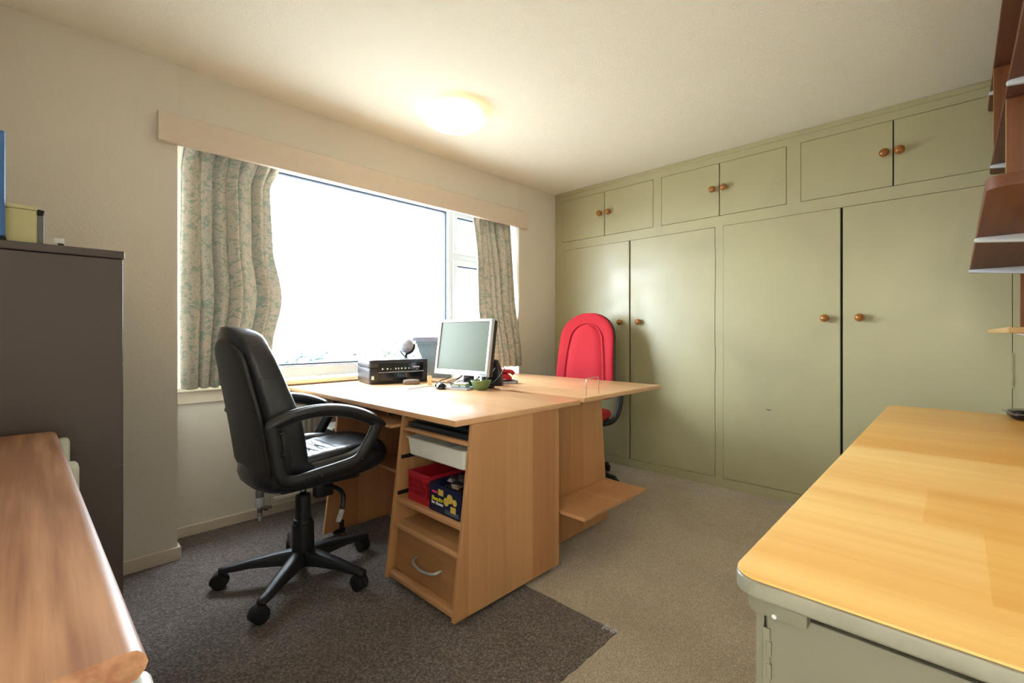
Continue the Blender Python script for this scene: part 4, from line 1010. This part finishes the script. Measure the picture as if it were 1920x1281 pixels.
# mottled stone
q = B(); rnd = random.Random(9); t = bmesh.new(); rings=[supers(0,0,a,c,z,26,3) for z,a,c in ((0,.042,.026),(.004,.050,.031),(.018,.051,.032),(.026,.047,.029),(.029,.030,.018),(.0292,.004,.003))]
for r_ in rings[1:-1]:
    for i,p in enumerate(r_): r_[i] = (p[0]*(1+rnd.uniform(-.03,.03)), p[1]*(1+rnd.uniform(-.03,.03)), p[2])
loft(q, rings); t.free()
o_ = tag(new_obj('stone', q, M['stone'], smooth=60, origin=(0,0,0)), 'flat mottled grey stone lying in front of the printer', 'stone'); o_.location=(1.63,2.44,Zd); o_.rotation_euler=(0,0,R(-35))
# note pad and green box
nb = place('note_pad', 'pale blue note pad under the small green box', 'note pad', 1.675, 2.045, -68)
q = B(); box(q, -.085,.085,-.05,.05,0,.010,.001); new_obj('pages', q, M['paper'], nb)
q = B(); box(q, -.086,.086,-.052,.052,.0102,.012,.0005); new_obj('cover', q, M['bluepad'] if 'bluepad' in M else M['blueg'], nb)
gb = place('green_box', 'small green and white printed box lying on the note pad', 'box', 1.675, 2.02, -62, Zd+.0123)
q = B(); box(q, -.045,.045,-.03,.03,0,.016,.002); new_obj('carton', q, M['green'], gb)
q = B(); box(q, -.04,.0,-.0308,-.0302,.003,.013); box(q, .012,.04,-.0308,-.0302,.003,.013); new_obj('print', q, M['paper'], gb)
q = B(); box(q, -.030,.042,-.026,.026,.0162,.024,.003); new_obj('blister', q, M['trayw'], gb)
# bowl
bw = place('bowl', 'small green ceramic bowl with pale inside', 'bowl', 1.745, 1.925, 0)
prof = [(0,0),(.034,0),(.036,.004),(.044,.018),(.052,.034),(.058,.050),(.0585,.053),(.0555,.053),(.050,.040),(.040,.018),(.028,.009),(0,.008)]
q = B(); lathe(q, [(r_,h) for r_,h in prof], (0,0,0), 'Z', 40); new_obj('bowl_body', q, M['bowl'], bw, True)
q = B(); lathe(q, [(.0505,.045),(.041,.022),(.028,.0105),(0,.0095)], (0,0,0), 'Z', 40); new_obj('inner_glaze', q, M['bowlin'], bw, True)
q = B(); prism(q, [(-.006,.03),(.008,.03),(.001,.062)], -.004, .004, 'Y'); new_obj('paper_slip', q, M['white2'], bw)
q = B(); lathe(q, [(.0,0),(.02,0),(.022,.006),(.02,.012),(.012,.016),(0,.017)], (1.86,1.965,Zd), 'Z', 20); tag(new_obj('pot_lid', q, M['blackg'], smooth=True), 'small glossy black round thing right of the green bowl', 'trinket')
# red tape dispenser and notebook on second desk
nt_ = place('notebook', 'thin spiral notebook under the red phone on the second desk', 'notebook', 2.095, 2.11, -30)
q = B(); box(q, -.09,.09,-.065,.065,0,.014,.001); new_obj('pages', q, M['paper'], nt_)
q = B(); box(q, -.091,.091,-.066,.066,.0142,.0162,.0005); new_obj('cover', q, M['blackm'], nt_)
wr_ = None
for k in range(14):
    if wr_ is None:
        q = B(); tube(q, [(-.083, -.068+.006*cos(a), .008+.0085*sin(a)) for a in [2*pi*i/8 for i in range(8)]], .0011, 5, closed=True, up=(1,0,0)); wr_ = new_obj('spiral_ring', q, M['steel'], nt_)
    else:
        c = wr_.copy(); COL.objects.link(c); c.parent = nt_; c.location = (k*.0128,0,0)
rp = place('desk_telephone', 'glossy red desk phone lying on the spiral notebook', 'phone', 2.09, 2.11, -30, Zd+.0165)
q = B(); loft(q, [supers(0,0,a,c,z,28,3) for z,a,c in ((0,.062,.04),(.006,.068,.045),(.022,.066,.043),(.036,.050,.034),(.046,.040,.024),(.048,.02,.01))]); new_obj('phone_body', q, M['redp'], rp, 60)
q = B(); tube(q, smoothpath([(-.078,-.01,.040),(-.06,-.01,.056),(0,-.01,.060),(.06,-.01,.056),(.078,-.01,.040)],5), .013, 12, flat=1.2); new_obj('receiver', q, M['redp'], rp, True)
q = B(); box(q, -.02,.02,-.046,-.043,.006,.014,.001); new_obj('dial_plate', q, M['paper'], rp)
q = B(); box(q, -.04,.03,.0,.0025,0,.115,.0005, 2, Matrix.Translation((1.995,2.13,Zd))@Matrix.Rotation(R(-40),4,'Z')@Matrix.Rotation(R(14),4,'Y')); tag(new_obj('white_card', q, M['white2']), 'white card propped between speaker and red phone', 'card')

# ------------------------------------------------------------------ outside
b = B(); box(b, -20, 30, 3.2, 60, -.5, -.42); o = struct(new_obj('garden_ground', b, M['lawn']))  # pale ground colour made up to bounce daylight onto the ceiling
def shrub(x, y, rx, h, mat, label, seed, n=900, leaf=.11):
    rnd = random.Random(seed); root = thing('shrub', label, 'shrub', (x, y, -.42), 0, None)
    q = B(); 
    for _ in range(n):
        u = rnd.uniform(-1,1); a = rnd.uniform(0,2*pi); rr_ = rnd.random()**.4; s_ = math.sqrt(1-u*u)
        c = Vector((x+rx*rr_*s_*cos(a), y+rx*.6*rr_*s_*sin(a), -.40+h*.5+h*.5*rr_*u))
        d1 = Vector([rnd.uniform(-1,1) for _ in range(3)]).normalized(); d2 = d1.orthogonal().normalized(); l = leaf*rnd.uniform(.6,1.3)
        vs = [q.verts.new(c+d1*l), q.verts.new(c+d2*l*.35), q.verts.new(c-d1*l), q.verts.new(c-d2*l*.35)]; q.faces.new(vs)
    f = new_obj('foliage', q, mat, root); f['kind'] = 'stuff'
    q = B(); tube(q, [(x,y,-.42),(x+.03,y,0),(x,y,h*.5-.42)], .04, 8); new_obj('stem', q, M['pole'], root)
shrub(3.0, 7.2, .75, 1.22, M['leaf2'], 'pale blue green shrub outside at the left of the window view', 1)
shrub(4.9, 8.0, .9, 1.42, M['leaf'], 'sunlit yellow green shrub outside in the middle of the window', 2)
shrub(6.9, 8.6, .95, 1.55, M['leaf'], 'tall pale shrub outside behind the desk globe', 5)
shrub(9.3, 9.2, 1.1, 1.5, M['leaf'], 'pale shrub outside behind the monitor', 6)
up_ = thing('utility_pole', 'thin distant pole with crossbars outside the window', 'pole', (8.5, 20, -.42))
q = B(); cyl(q, (8.5,20,-.42), .035, 2.15, 'Z', 10); new_obj('post', q, M['pole'], up_)
for z in (1.55, 1.68): q = B(); box(q, 8.3, 8.7, 19.98, 20.02, z, z+.04); new_obj('crossbar', q, M['pole'], up_)

# everything standing on the brown carpet rests on its pile
for o in (desk, bc, fc, dr, bf, bb, ct, tr, bx, lap, tw, rb): o.location.z += .0035
for o in list(COL.objects):
    if o.parent is None and o.get('category') and o.name.split('.')[0] in ('plastic_basket','plastic_bag','printer','desk_globe','monitor','computer_mouse','wooden_tag','stone','note_pad','green_box','bowl'): o.location.z += .0035
